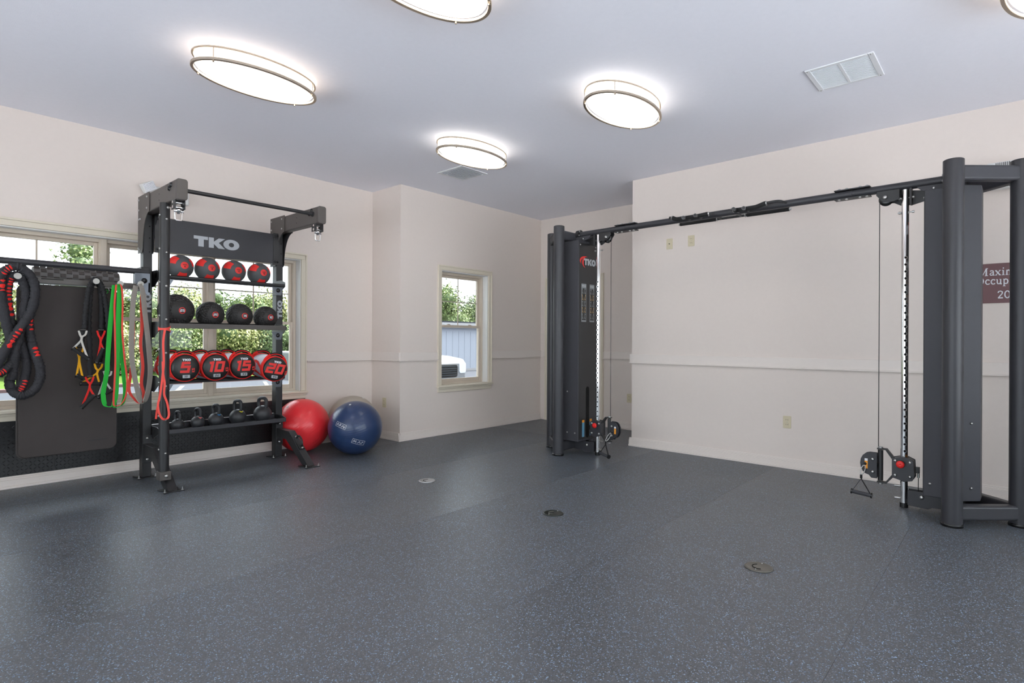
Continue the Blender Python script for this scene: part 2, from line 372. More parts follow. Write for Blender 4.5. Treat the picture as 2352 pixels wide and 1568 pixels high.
SER = {'M': ([([(.15,0),(.15,.95)],.1),([(.15,.95),(.5,.1)],.13),([(.5,.1),(.85,.95)],.07),([(.85,.95),(.85,0)],.13),([(0,.03),(.3,.03)],.06),([(.7,.03),(1.02,.03)],.06),([(0,.95),(.2,.95)],.06),([(.8,.95),(1.02,.95)],.06)], 1.12),
 'O': ([(oval(.36,.45,.42,.48),.11,1)], .92), 'a': ([([(.1,.55),(.2,.64),(.38,.62),(.42,.5),(.42,.08),(.52,.02)],.1),([(.42,.4),(.18,.34),(.1,.2),(.17,.06),(.3,.06),(.42,.18)],.09)], .58),
 'x': ([([(.08,.64),(.5,0.03)],.12),([(.5,.64),(.08,.03)],.06),([(0,.64),(.2,.64)],.05),([(.38,.64),(.58,.64)],.05),([(0,.03),(.2,.03)],.05),([(.38,.03),(.6,.03)],.05)], .64),
 'i': ([([(.17,.02),(.17,.64)],.11),([(.02,.03),(.32,.03)],.05),([(.04,.62),(.17,.62)],.06),([(.12,.9),(.23,.9)],.12)], .36),
 'm': ([([(.15,0),(.15,.64)],.1),([(.15,.5),(.3,.62),(.42,.56),(.45,.4),(.45,0)],.1),([(.45,.5),(.6,.62),(.72,.56),(.75,.4),(.75,0)],.1),([(.02,.03),(.28,.03)],.05),([(.34,.03),(.56,.03)],.05),([(.64,.03),(.88,.03)],.05)], .92),
 'u': ([([(.15,.64),(.15,.2),(.22,.06),(.36,.06),(.48,.2)],.1),([(.48,.64),(.48,.03),(.6,.03)],.1),([(.02,.62),(.15,.62)],.05),([(.36,.62),(.48,.62)],.05)], .66),
 'c': ([([(.46,.5),(.38,.62),(.22,.62),(.1,.45),(.1,.22),(.22,.05),(.38,.05),(.48,.15)],.1)], .54),
 'p': ([([(.15,-.28),(.15,.64)],.1),([(.15,.5),(.3,.63),(.46,.55),(.52,.34),(.46,.1),(.3,.03),(.15,.12)],.1),([(.02,-.26),(.3,-.26)],.05),([(.04,.62),(.15,.62)],.05)], .62),
 'n': ([([(.15,0),(.15,.64)],.1),([(.15,.5),(.32,.63),(.45,.56),(.48,.4),(.48,0)],.1),([(.02,.03),(.28,.03)],.05),([(.36,.03),(.6,.03)],.05)], .64),
 'y': ([([(.08,.64),(.3,.06)],.12),([(.52,.64),(.22,-.22),(.06,-.26)],.07),([(0,.64),(.2,.64)],.05),([(.4,.64),(.6,.64)],.05)], .6),
 '2': ([([(.08,.7),(.14,.88),(.32,.93),(.5,.82),(.48,.6),(.1,.05)],.1),([(.08,.06),(.56,.06)],.12)], .66), '0': ([(oval(.24,.44,.32,.48),.1,1)], .68)}
def serif(mb, txt, f):
    x = 0; k = 0
    for ch in txt:
        for st in SER[ch][0]:
            k += 1; stroke(mb, [(x + a, b) for a, b in st[0]], st[1]*1.2, lambda p, q, l, k=k: f(p, q, l + .12*(k % 9)), len(st) > 2)
        x += SER[ch][1]
    return x
def serif_w(txt): return sum(SER[c][1] for c in txt)
def plane_f(o, u, v, t, sc):
    o, u, v, t = Vector(o), Vector(u), Vector(v), Vector(t)
    return lambda x, y, l: o + u*(x*sc) + v*(y*sc) + t*l
# ================================================================== THE ROOM
YL, YW, XR, XB, HC, XJ = 5.966, 5.398, 5.7285, 6.722, 3.027, 4.086
X0, Y0 = -2.4, -2.6
def struct(mb, name, m, label, cat, **k):
    o = mb.build(name, m, **k); return tag(o, label, cat, kind='structure')
# floor: screed with rubber rolls laid side by side
flo = MB().box(X0-.2, XB+.2, Y0-.2, YL+.2, -.16, -.010).build('floor', M['screed'])
tag(flo, 'dark charcoal rubber gym floor with blue flecks', 'floor', kind='structure')
seams = [Y0, -1.94, -.72, .50, 1.70, 2.92, 4.14, 5.36, YL+.1]
for i in range(len(seams)-1):
    MB().box(X0, 5.74 if seams[i+1] < 3.0 else 5.655, seams[i]+.0005, seams[i+1]-.0005, -.0095, 0).build('rubber_roll', M['floor_b'] if i % 2 else M['floor_a'], flo)
MB().box(5.6562, XB, 2.9205, YW+.1, -.0095, 0).build('rubber_roll', M['floor_b'], flo)
ceil = struct(MB().box(X0-.2, XB+.2, Y0-.2, YL+.25, HC, HC+.15), 'ceiling', M['ceiling'], 'smooth pale ceiling over the whole room', 'ceiling')
def wall_open(x0, x1, y0, y1, ox0, ox1, oz0, oz1):
    return MB().box(x0, ox0, y0, y1, 0, HC).box(ox1, x1, y0, y1, 0, HC).box(ox0, ox1, y0, y1, 0, oz0).box(ox0, ox1, y0, y1, oz1, HC)
LX0, LX1, WZ0, WZ1 = .42, 3.144, .62, 2.088
struct(wall_open(X0-.2, XJ, YL, YL+.22, LX0, LX1, WZ0, WZ1), 'wall_left', M['wall'], 'long left wall holding the wide window behind the rack', 'wall')
struct(MB().box(XJ, XJ+.16, YW+.2, YL+.22, 0, HC).box(XJ, XJ+.16, YW+.0001, YW+.2, 0, HC), 'wall_return', M['wall'], 'narrow wall return beside the exercise balls', 'wall')
RX0, RX1 = 4.722, 5.566
struct(wall_open(XJ+.16, XB+.2, YW, YW+.2, RX0, RX1, WZ0, WZ1-.01), 'wall_window', M['wall'], 'wall section with the small single window', 'wall')
b = MB().box(XB, XB+.16, 3.1, 4.35, 0, HC).box(XB, XB+.16, 5.22, YW+.2, 0, HC).box(XB, XB+.16, 4.35, 5.22, 2.06, HC)
struct(b, 'wall_back', M['wall'], 'set-back wall with the door behind the left cable tower', 'wall')
struct(MB().box(XR, XR+.16, Y0-.2, 3.262, 0, HC).box(XR+.16, XB+.16, 3.102, 3.262, 0, HC), 'wall_right', M['wall'], 'large plain right wall behind the cable machine', 'wall')
# unseen walls behind the camera, their glazed openings assumed to bring in daylight
GA, GB = (-2.1, 5.3), (-1.9, 5.1)
struct(MB().box(X0-.2, X0, Y0-.2, GA[0], 0, HC).box(X0-.2, X0, GA[1], YL, 0, HC).box(X0-.2, X0, GA[0], GA[1], 0, .25).box(X0-.2, X0, GA[0], GA[1], 2.6, HC), 'wall_near', M['wall'], 'unseen wall with assumed glazing behind the camera on the left', 'wall')
struct(MB().box(X0, GB[0], Y0-.2, Y0, 0, HC).box(GB[1], XR, Y0-.2, Y0, 0, HC).box(GB[0], GB[1], Y0-.2, Y0, 0, .25).box(GB[0], GB[1], Y0-.2, Y0, 2.6, HC), 'wall_front', M['wall'], 'unseen wall with assumed glazing behind the camera on the right', 'wall')
def storefront(name, label, ax, p, a0, a1):  # builds assumed, unseen glazing that lets extra daylight into the room
    root = thing(name, label, 'window', (p, (a0+a1)/2, .25) if ax == 'y' else ((a0+a1)/2, p, .25), kind='structure')
    n = 5; w = (a1-a0)/n
    def bx(u0, u1, d0, d1, z0, z1): return (p+d0, p+d1, u0, u1, z0, z1) if ax == 'y' else (u0, u1, p+d0, p+d1, z0, z1)
    for z0, z1 in ((.25, .30), (2.55, 2.6)): MB().box(*bx(a0, a1, -.12, -.06, z0, z1)).build('frame_rail', M['vinyl'], root, bevel=.003)
    for i in range(n+1):
        c = min(max(a0 + i*w, a0+.025), a1-.025); MB().box(*bx(c-.025, c+.025, -.12, -.06, .30, 2.55)).build('mullion', M['vinyl'], root, bevel=.003)
    for i in range(n): MB().box(*bx(a0 + i*w + .024, a0 + (i+1)*w - .024, -.093, -.087, .299, 2.551)).build('pane', M['glass'], root)
storefront('assumed_window_3', 'large assumed storefront window, unseen behind the camera on the left', 'y', X0, *GA)  # assumed window, added so daylight brightens the ceiling and floor
storefront('assumed_window_4', 'large assumed storefront window, unseen behind the camera on the right', 'x', Y0, *GB)  # second assumed window, added for more daylight from behind
# trims: ax 'x' faces -Y at plane p, ax 'y' faces -X at plane p
def trim(name, ax, p, a0, a1, prof, label, cat, m='trim'):
    mb = MB()
    for (z0, z1, d) in prof:
        e = d*.05
        if ax == 'x': mb.box(a0-e, a1+e, p-d, p+.001+e, z0, z1)
        else: mb.box(p-d, p+.001+e, a0-e, a1+e, z0, z1)
    return struct(mb, name, M[m], label, cat, bevel=.002, seg=1)
RAIL = [(.955, 1.045, .013), (.942, .956, .026)]
BASE = [(0, .020, .026), (.020, .068, .017), (.068, .082, .012), (.082, .096, .007)]
trim('trim_1', 'x', YL, LX1+.07, XJ, RAIL, 'painted chair rail on the left wall beside the wide window', 'chair rail')
trim('trim_2', 'y', XJ, YW-.02, YL-.02, RAIL, 'short chair rail on the narrow wall return', 'chair rail')
trim('trim_3', 'x', YW, XJ-.024, RX0-.065, RAIL, 'chair rail left of the small window', 'chair rail')
trim('trim_4', 'x', YW, RX1+.075, XB, RAIL, 'chair rail right of the small window', 'chair rail')
trim('trim_5', 'y', XB, 5.305, YW-.02, RAIL, 'stub of chair rail between corner and door casing', 'chair rail')
trim('trim_6', 'y', XB, 3.262, 4.27, RAIL, 'chair rail on the set-back wall right of the door', 'chair rail')
trim('trim_7', 'y', XR, Y0, 3.284, RAIL, 'long chair rail across the right wall', 'chair rail')
trim('baseboard_left', 'x', YL, X0, XJ-.02, BASE, 'painted baseboard along the left wall below the tread plate', 'baseboard')
trim('baseboard_return', 'y', XJ, YW-.02, YL-.02, BASE, 'short baseboard on the narrow wall return', 'baseboard')
trim('baseboard_window', 'x', YW, XJ-.026, XB-.02, BASE, 'baseboard under the small window', 'baseboard')
trim('baseboard_back', 'y', XB, 3.262, 4.27, BASE, 'baseboard on the set-back wall right of the door', 'baseboard')
trim('baseboard_right', 'y', XR, Y0, 3.288, BASE, 'long baseboard along the right wall', 'baseboard')
# windows
def window(name, label, x0, x1, z0, z1, y, n):
    root = thing(name, label, 'window', ((x0+x1)/2, y, z0), kind='structure')
    cw = .064
    for (a0, a1) in ((x0-cw, x0), (x1, x1+cw)):
        mb = MB().box(a0, a1, y-.016, y+.001, z0, z1)
        o = a0 if a0 < x0 else a1-.018
        sgn = -.0012 if a0 < x0 else .0012
        mb.box(o+sgn, o+.018+sgn, y-.026, y+.002, z0+.001, z1+cw-.018); mb.build('casing', M['cream'], root, bevel=.003, seg=1)
    MB().box(x0-cw+.018, x1+cw-.018, y-.016, y+.001, z1, z1+cw-.017).box(x0-cw-.0012, x1+cw+.0012, y-.026, y+.002, z1+cw-.018, z1+cw).build('head_casing', M['cream'], root, bevel=.003, seg=1)
    MB().box(x0-.075, x1+.075, y-.045, y+.001, z0-.022, z0).box(x0+.001, x1-.001, y+.001, y+.10, z0-.020, z0+.004).build('stool', M['cream'], root, bevel=.004)
    MB().box(x0-.058, x1+.058, y-.016, y+.001, z0-.085, z0-.023).box(x0-.060, x1+.060, y-.026, y+.002, z0-.045, z0-.022).build('apron', M['cream'], root, bevel=.003, seg=1)
    MB().box(x0+.0005, x0+.010, y+.002, y+.19, z0, z1).box(x1-.010, x1-.0005, y+.002, y+.19, z0, z1).box(x0+.010, x1-.010, y+.002, y+.19, z1-.010, z1-.0005).build('reveal', M['reveal'], root)
    w = (x1 - x0 - .02) / n; ya = y + .09
    for i in range(n):
        a, c = x0 + .01 + i*w, x0 + .01 + (i+1)*w; t = .030
        MB().box(a, a+t, ya, ya+.09, z0, z1-.01).box(c-t, c, ya, ya+.09, z0, z1-.01).box(a+t, c-t, ya, ya+.09, z1-.01-t, z1-.01).box(a+t, c-t, ya, ya+.09, z0, z0+.028).build('frame', M['vinyl'], root, bevel=.002, seg=1)
        a += t; c -= t; zm = 1.372; r = .030
        for (nm, q0, q1, yy) in (('lower_sash', z0+.028, zm+.02, ya+.012), ('upper_sash', zm-.012, z1-.01-t, ya+.048)):
            sh = MB().box(a, a+r, yy, yy+.032, q0, q1).box(c-r, c, yy, yy+.032, q0, q1).box(a+r, c-r, yy, yy+.032, q0, q0+(.045 if nm[0] == 'l' else r)).box(a+r, c-r, yy, yy+.032, q1-r, q1).build(nm, M['vinyl'], root, bevel=.002, seg=1)
            MB().box(a+r-.004, c-r+.004, yy+.013, yy+.018, q0+.02, q1-.02).build('pane', M['glass'], sh)
            if nm[0] == 'u':
                mx = (a+c)/2; mz = (q0+q1)/2
                MB().box(mx-.007, mx+.007, yy+.009, yy+.0125, q0+.01, q1-.01).build('muntin', M['vinyl'], sh)
                MB().box(a+.01, c-.01, yy+.0185, yy+.022, mz-.007, mz+.007).build('muntin', M['vinyl'], sh)
            else:
                for lx in (a + .25*(c-a), a + .75*(c-a)):
                    MB().box(lx-.02, lx+.02, yy+.004, yy+.03, q1, q1+.012).build('sash_lock', M['vinyl'], sh, bevel=.003)
        if i < n-1:
            MB().box(c+t-.022, c+t+.022, ya-.012, ya, z0, z1-.01).build('mullion', M['vinyl'], root, bevel=.003)
    return root
window('window_1', 'wide window of three double-hung units behind the storage rack', LX0, LX1, WZ0, WZ1, YL, 3)
window('window_2', 'small single double-hung window with a cream casing', RX0, RX1, WZ0, WZ1-.01, YW, 1)
# door in the set-back wall
dr = thing('door_1', 'closed white door with tan casing behind the left cable tower', 'door', (XB, 4.785, 0), kind='structure')
dm = MB().box(XB+.06, XB+.10, 4.375, 5.195, .008, 2.035); dm.build('door_leaf', M['whiteplastic'], dr, bevel=.003)
for (y0, y1, z0, z1) in ((4.46, 4.74, .15, .75), (4.83, 5.11, .15, .75), (4.46, 4.74, .9, 1.9), (4.83, 5.11, .9, 1.9)):
    MB().box(XB+.052, XB+.061, y0, y1, z0, z1).build('panel', M['whiteplastic'], dr, bevel=.006)
for (y0, y1) in ((4.270, 4.350), (5.220, 5.300)):
    MB().box(XB-.018, XB+.001, y0, y1, 0, 2.06).box(XB-.026, XB+.002, y0-.001 if y0 < 5 else y1-.02, y0+.02 if y0 < 5 else y1+.001, .001, 2.12).build('casing', M['cream'], dr, bevel=.003)
    MB().box(XB+.002, XB+.158, 4.3505 if y0 < 5 else 5.197, 4.373 if y0 < 5 else 5.2195, 0, 2.059).build('jamb', M['cream'], dr)
MB().box(XB-.018, XB+.001, 4.290, 5.280, 2.06, 2.121).box(XB-.026, XB+.002, 4.268, 5.302, 2.12, 2.14).build('head_casing', M['cream'], dr, bevel=.003)
for z in (.3, .95, 1.75):
    MB().cyl((XB+.045, 4.372, z-.045), (XB+.045, 4.372, z+.045), .008, 8).build('hinge', M['steel'], dr)
MB().lathe([(.03, 0), (.03, .008), (.012, .012), (.012, .03), (.028, .045), (.03, .06), (.02, .072), (0, .075)], (XB+.06, 5.13, .95), 18, Matrix.Rotation(-pi/2, 3, 'Y')).build('knob', M['steel'], dr)
# tread plate under the wide window
tp = thing('tread_plate_cladding', 'black diamond tread plate panels on wall under the wide window', 'wall panel', (1.3, YL, .096))
xs = [-.24, .98, 2.20, 3.20]
for i in range(3):
    a, c = xs[i]+.0006, xs[i+1]-.0006
    sh = MB().box(a, c, YL-.006, YL-.0005, .097, .533).build('panel', M['plate'], tp)
    lz = MB(); nx = int((c-a)/.027); nz = int(.43/.027)
    for ix in range(nx):
        for iz in range(nz):
            px, pz = a + .014 + ix*.027, .111 + iz*.027
            an = pi/4 if (ix + iz) % 2 else -pi/4
            u = Vector((math.cos(an), 0, math.sin(an))); v = Vector((-math.sin(an), 0, math.cos(an)))
            o = Vector((px, YL-.006, pz)); q = Vector((0, -.0028, 0))
            lz.add([o-u*.0135, o-v*.0042, o+u*.0135, o+v*.0042, o-u*.007+q, o+u*.007+q], [(0,1,5,4),(1,2,5),(2,3,4,5),(3,0,4)])
    tag(lz.build('raised_lozenges', M['plate'], sh, fix=False), 'raised diagonal lozenges', None, kind='stuff')
# outlets and plates
def outlet(name, label, c, d, kind='duplex'):
    """c centre on wall, d outward normal ('-x' or '-y')"""
    n = Vector((-1, 0, 0)) if d == '-x' else Vector((0, -1, 0)); u = Vector((0, -1, 0)) if d == '-x' else Vector((1, 0, 0)); z = Vector((0,0,1)); c = Vector(c)
    root = thing(name, label, 'outlet' if kind == 'duplex' else 'wall plate', c, group='ivory wall plates')
    MB().prism(rrect(.072, .116, .006), c, u, z, n*.006).build('cover_plate', M['ivory'], root, bevel=.002)
    if kind == 'duplex':
        for s in (-1, 1):
            f = MB().prism(rrect(.034, .028, .011), c + z*.020*s + n*.006, u, z, n*.003).build('socket', M['ivory'], root)
            sl = MB()
            for q in (-.007, .007): sl.prism([(-.0015,-.005),(.0015,-.005),(.0015,.005),(-.0015,.005)], c + z*(.022*s) + u*q + n*.0091, u, z, n*.0004)
            sl.build('slots', M['ivorydark'], f)
    else:
        MB().cyl(c + n*.006, c + n*.014, .006, 12).build('jack', M['ivorydark'], root)
    bolts(root, [c + n*.006] if kind == 'duplex' else [c + n*.006 + z*.045, c + n*.006 - z*.045], n, .003, name='screw')
outlet('wall_outlet', 'ivory duplex outlet low on the right wall under the crossbar', (XR, 1.603, .436), '-x')
outlet('cable_jack_plate', 'ivory cable jack plate high on the right wall', (XR, 2.806, 2.254), '-x', 'jack')
outlet('wall_outlet', 'ivory duplex outlet high on the right wall beside the jack plate', (XR, 2.559, 2.26), '-x')
outlet('wall_outlet', 'ivory outlet half hidden behind the right wall corner', (XB, 3.862, .425), '-x')
outlet('wall_outlet', 'ivory outlet on the narrow wall return by the blue ball', (XJ, 5.701, .435), '-x')
# emergency lights
e1 = thing('emergency_light', 'white emergency light with prismatic lens above the rack arm', 'emergency light', (1.72, YL, 2.55))
MB().box(1.66, 1.98, YL-.06, YL-.0005, 2.47, 2.60).build('housing', M['whiteplastic'], e1, bevel=.012)
hd = MB(); R = Matrix.Rotation(math.radians(-30), 3, 'Y') @ Matrix.Rotation(math.radians(8), 3, 'X')
hd.obox((1.632, YL-.075, 2.575), (.105, .075, .085), R); hdo = hd.build('lamp_head', M['whiteplastic'], e1, bevel=.008)
ln = MB()
for i in range(9):
    for j in range(7):
        o = Vector((-.048 + i*.0108, -.0380, -.036 + j*.0105)); c = Vector((1.632, YL-.075, 2.575))
        q = [o, o+V(.0108,0,0), o+V(.0108,0,.0105), o+V(0,0,.0105), o+V(.0054,-.006,.0052)]
        ln.add([c + R @ p for p in q], [(0,1,4),(1,2,4),(2,3,4),(3,0,4)])
ln.build('prismatic_lens', M['prism'], hdo, fix=False)
e2 = thing('emergency_light', 'white vented wall unit half hidden behind the right cable tower', 'emergency light', (XR, .02, 2.36))
MB().prism(rrect(.31, .20, .03), (XR-.0005, .02, 2.468), (0,1,0), (0,0,1), (-.085,0,0)).build('housing', M['whiteplastic'], e2, bevel=.012, seg=3)
for zz in (2.545, 2.39):
    for k in range(8):
        MB().obox((XR-.086, .137 - k*.011 - .03, zz), (.003, .004, .030)).build('vent_slot', M['dark'], e2)
# sign
sg = thing('occupancy_sign', 'maroon plastic occupancy sign with white serif lettering', 'sign', (XR, .083, 1.5))
MB().box(XR-.006, XR-.0005, -.165, .281, 1.503, 1.808).build('plate', M['maroon'], sg, bevel=.002)
for txt, zc in (('Maximum', 1.715), ('Occupancy', 1.647), ('20', 1.538)):
    sc = .060; w = serif_w(txt)*sc
    mb = MB(); serif(mb, txt, plane_f((XR-.0062, .058 + w/2, zc), (0,-1,0), (0,0,1), (-.001,0,0), sc)); mb.build('lettering', M['whiteprint'], sg)
# ceiling lights
def ellipse(a, b, n=64): return [(a*math.cos(2*pi*k/n), b*math.sin(2*pi*k/n)) for k in range(n)]
def ceiling_light(x, y, label, warm):
    root = thing('ceiling_light', label, 'ceiling light', (x, y, HC), group='oval flush ceiling lights')
    dm = 'diff_warm' if warm else 'diff_neutral'
    mb = MB(); n = 64; prof = [(.385, .205, HC-.012), (.385, .205, HC-.095), (.375, .195, HC-.108), (.34, .16, HC-.116), (.2, .08, HC-.121), (.0, .0, HC-.122)]
    vs = []
    for (a, b, z) in prof[:-1]: vs += [(x+p, y+q, z) for p, q in ellipse(a, b, n)]
    fs = [(i*n+k, i*n+(k+1) % n, (i+1)*n+(k+1) % n, (i+1)*n+k) for i in range(len(prof)-2) for k in range(n)]
    vs.append((x, y, prof[-1][2])); fs += [((len(prof)-2)*n+k, (len(prof)-2)*n+(k+1) % n, len(vs)-1) for k in range(n)]
    mb.add(vs, fs, True); mb.build('diffuser', M[dm], root)
    MB().prism(ellipse(.36, .18), (x, y, HC-.012), (1,0,0), (0,1,0), (0,0,.0115)).build('base_pan', M['whiteplastic'], root)
    for z, w, hh in ((HC-.034, .013, .014), (HC-.110, .019, .018)):
        MB().ring(.391, .211, .391+w, .211+w, (x, y, z-hh/2), (1,0,0), (0,1,0), (0,0,hh), 72).build('metal_ring', M['nickel'], root, bevel=.002, seg=1)
    for a in (35, 90+55, 180+35, 270+55):
        t = math.radians(a); px, py = x + .398*math.cos(t), y + .218*math.sin(t)
        MB().cyl((px, py, HC-.1185), (px, py, HC-.03), .0035, 8).cyl((px, py, HC-.128), (px, py, HC-.1185), .006, 10).build('spacer_post', M['nickel'], root)
ceiling_light(1.69, 3.804, 'warm lit oval ceiling light nearest the storage rack', True)
ceiling_light(3.724, 3.82, 'lit oval ceiling light next to the slatted ceiling diffuser', False)
ceiling_light(3.704, 2.19, 'lit oval ceiling light over the middle of the floor before the crossbar', False)
ceiling_light(1.735, 2.125, 'warm lit oval ceiling light cut by the top edge of the photo', True)
ceiling_light(3.70, -.17, 'oval ceiling light cut by the upper right corner of the photo', True)
ceiling_light(-.35, 3.80, 'added unseen oval ceiling light beyond the left edge of the photo', True)  # this and the next two are unseen fixtures added to light the room
ceiling_light(-.35, 2.125, 'added unseen oval ceiling light above and behind the camera', False)
ceiling_light(1.70, -.17, 'added unseen oval ceiling light overhead right of the camera', False)
# ceiling vents
v1 = thing('return_grille', 'square white return grille with two mesh filter panels on ceiling', 'vent', (4.355, .866, HC))
MB().box(4.155,4.555,.666,.700,HC-.008,HC-.0005).box(4.155,4.555,1.034,1.066,HC-.008,HC-.0005).box(4.155,4.180,.700,1.034,HC-.008,HC-.0005).box(4.530,4.555,.700,1.034,HC-.008,HC-.0005).box(4.180,4.530,.857,.877,HC-.008,HC-.0005).build('frame', M['vent'], v1, bevel=.003)
for (y0, y1) in ((.700, .857), (.877, 1.034)):
    p = MB().box(4.180, 4.530, y0, y1, HC-.004, HC-.001).build('filter_panel', M['ventmesh'], v1)
    mb = MB()
    for k in range(24): mb.box(4.182 + k*.0146, 4.187 + k*.0146, y0, y1, HC-.0065, HC-.004)
    mb.build('louvres', M['vent'], p)
bolts(v1, [(4.17, .683, HC-.008), (4.54, .683, HC-.008), (4.17, 1.05, HC-.008), (4.54, 1.05, HC-.008)], (0,0,-1), .006, name='screw')
v2 = thing('supply_diffuser', 'square slatted supply diffuser beside the far oval light', 'vent', (4.25, 4.52, HC))
x0, x1, y0, y1 = 4.056, 4.445, 4.325, 4.72
MB().box(x0,x1,y0,y0+.03,HC-.009,HC-.0005).box(x0,x1,y1-.03,y1,HC-.009,HC-.0005).box(x0,x0+.03,y0+.03,y1-.03,HC-.009,HC-.0005).box(x1-.03,x1,y0+.03,y1-.03,HC-.009,HC-.0005).build('frame', M['vent'], v2, bevel=.003)
MB().box(x0+.03,x1-.03,y0+.03,y1-.03,HC-.002,HC-.0006).build('duct_plate', M['ventmesh'], v2)
for k in range(13):
    yy = y0 + .044 + k*.0255
    MB().obox(((x0+x1)/2, yy, HC-.010), (x1-x0-.06, .022, .002), Matrix.Rotation(math.radians(35), 3, 'X')).build('slat', M['vent'], v2)
MB().box(4.13, 4.15, y1-.08, y1-.07, HC-.024, HC-.015).build('damper_lever', M['vent'], v2)
# floor box covers
def cover(x, y, m, label):
    root = thing('floor_box_cover', label, 'floor cover', (x, y, 0), group='round floor box covers')
    MB().lathe([(0, 0.0002), (.068, .0002), (.072, .002), (.068, .006), (.062, .007), (.058, .005), (0, .005)], (x, y, 0), 40).build('cover_plate', M[m], root)
    a = []
    for k in range(13): a.append((x + .032*math.cos(pi*k/12 + .6), y + .032*math.sin(pi*k/12 + .6), .0055))
    MB().tube(a, .0022, 6).build('flap_seam', M['dark'] if m != 'cover_black' else M['cover_bronze'], root)
    bolts(root, [(x + .05, y, .0068), (x - .05, y, .0068)], (0,0,1), .004, name='screw')
cover(3.106, 3.722, 'cover_steel', 'bright steel floor box cover, farthest of the three')
cover(3.114, 2.380, 'cover_black', 'shiny black floor box cover between the other two')
cover(3.110, 1.007, 'cover_bronze', 'dull bronze floor box cover nearest the camera')
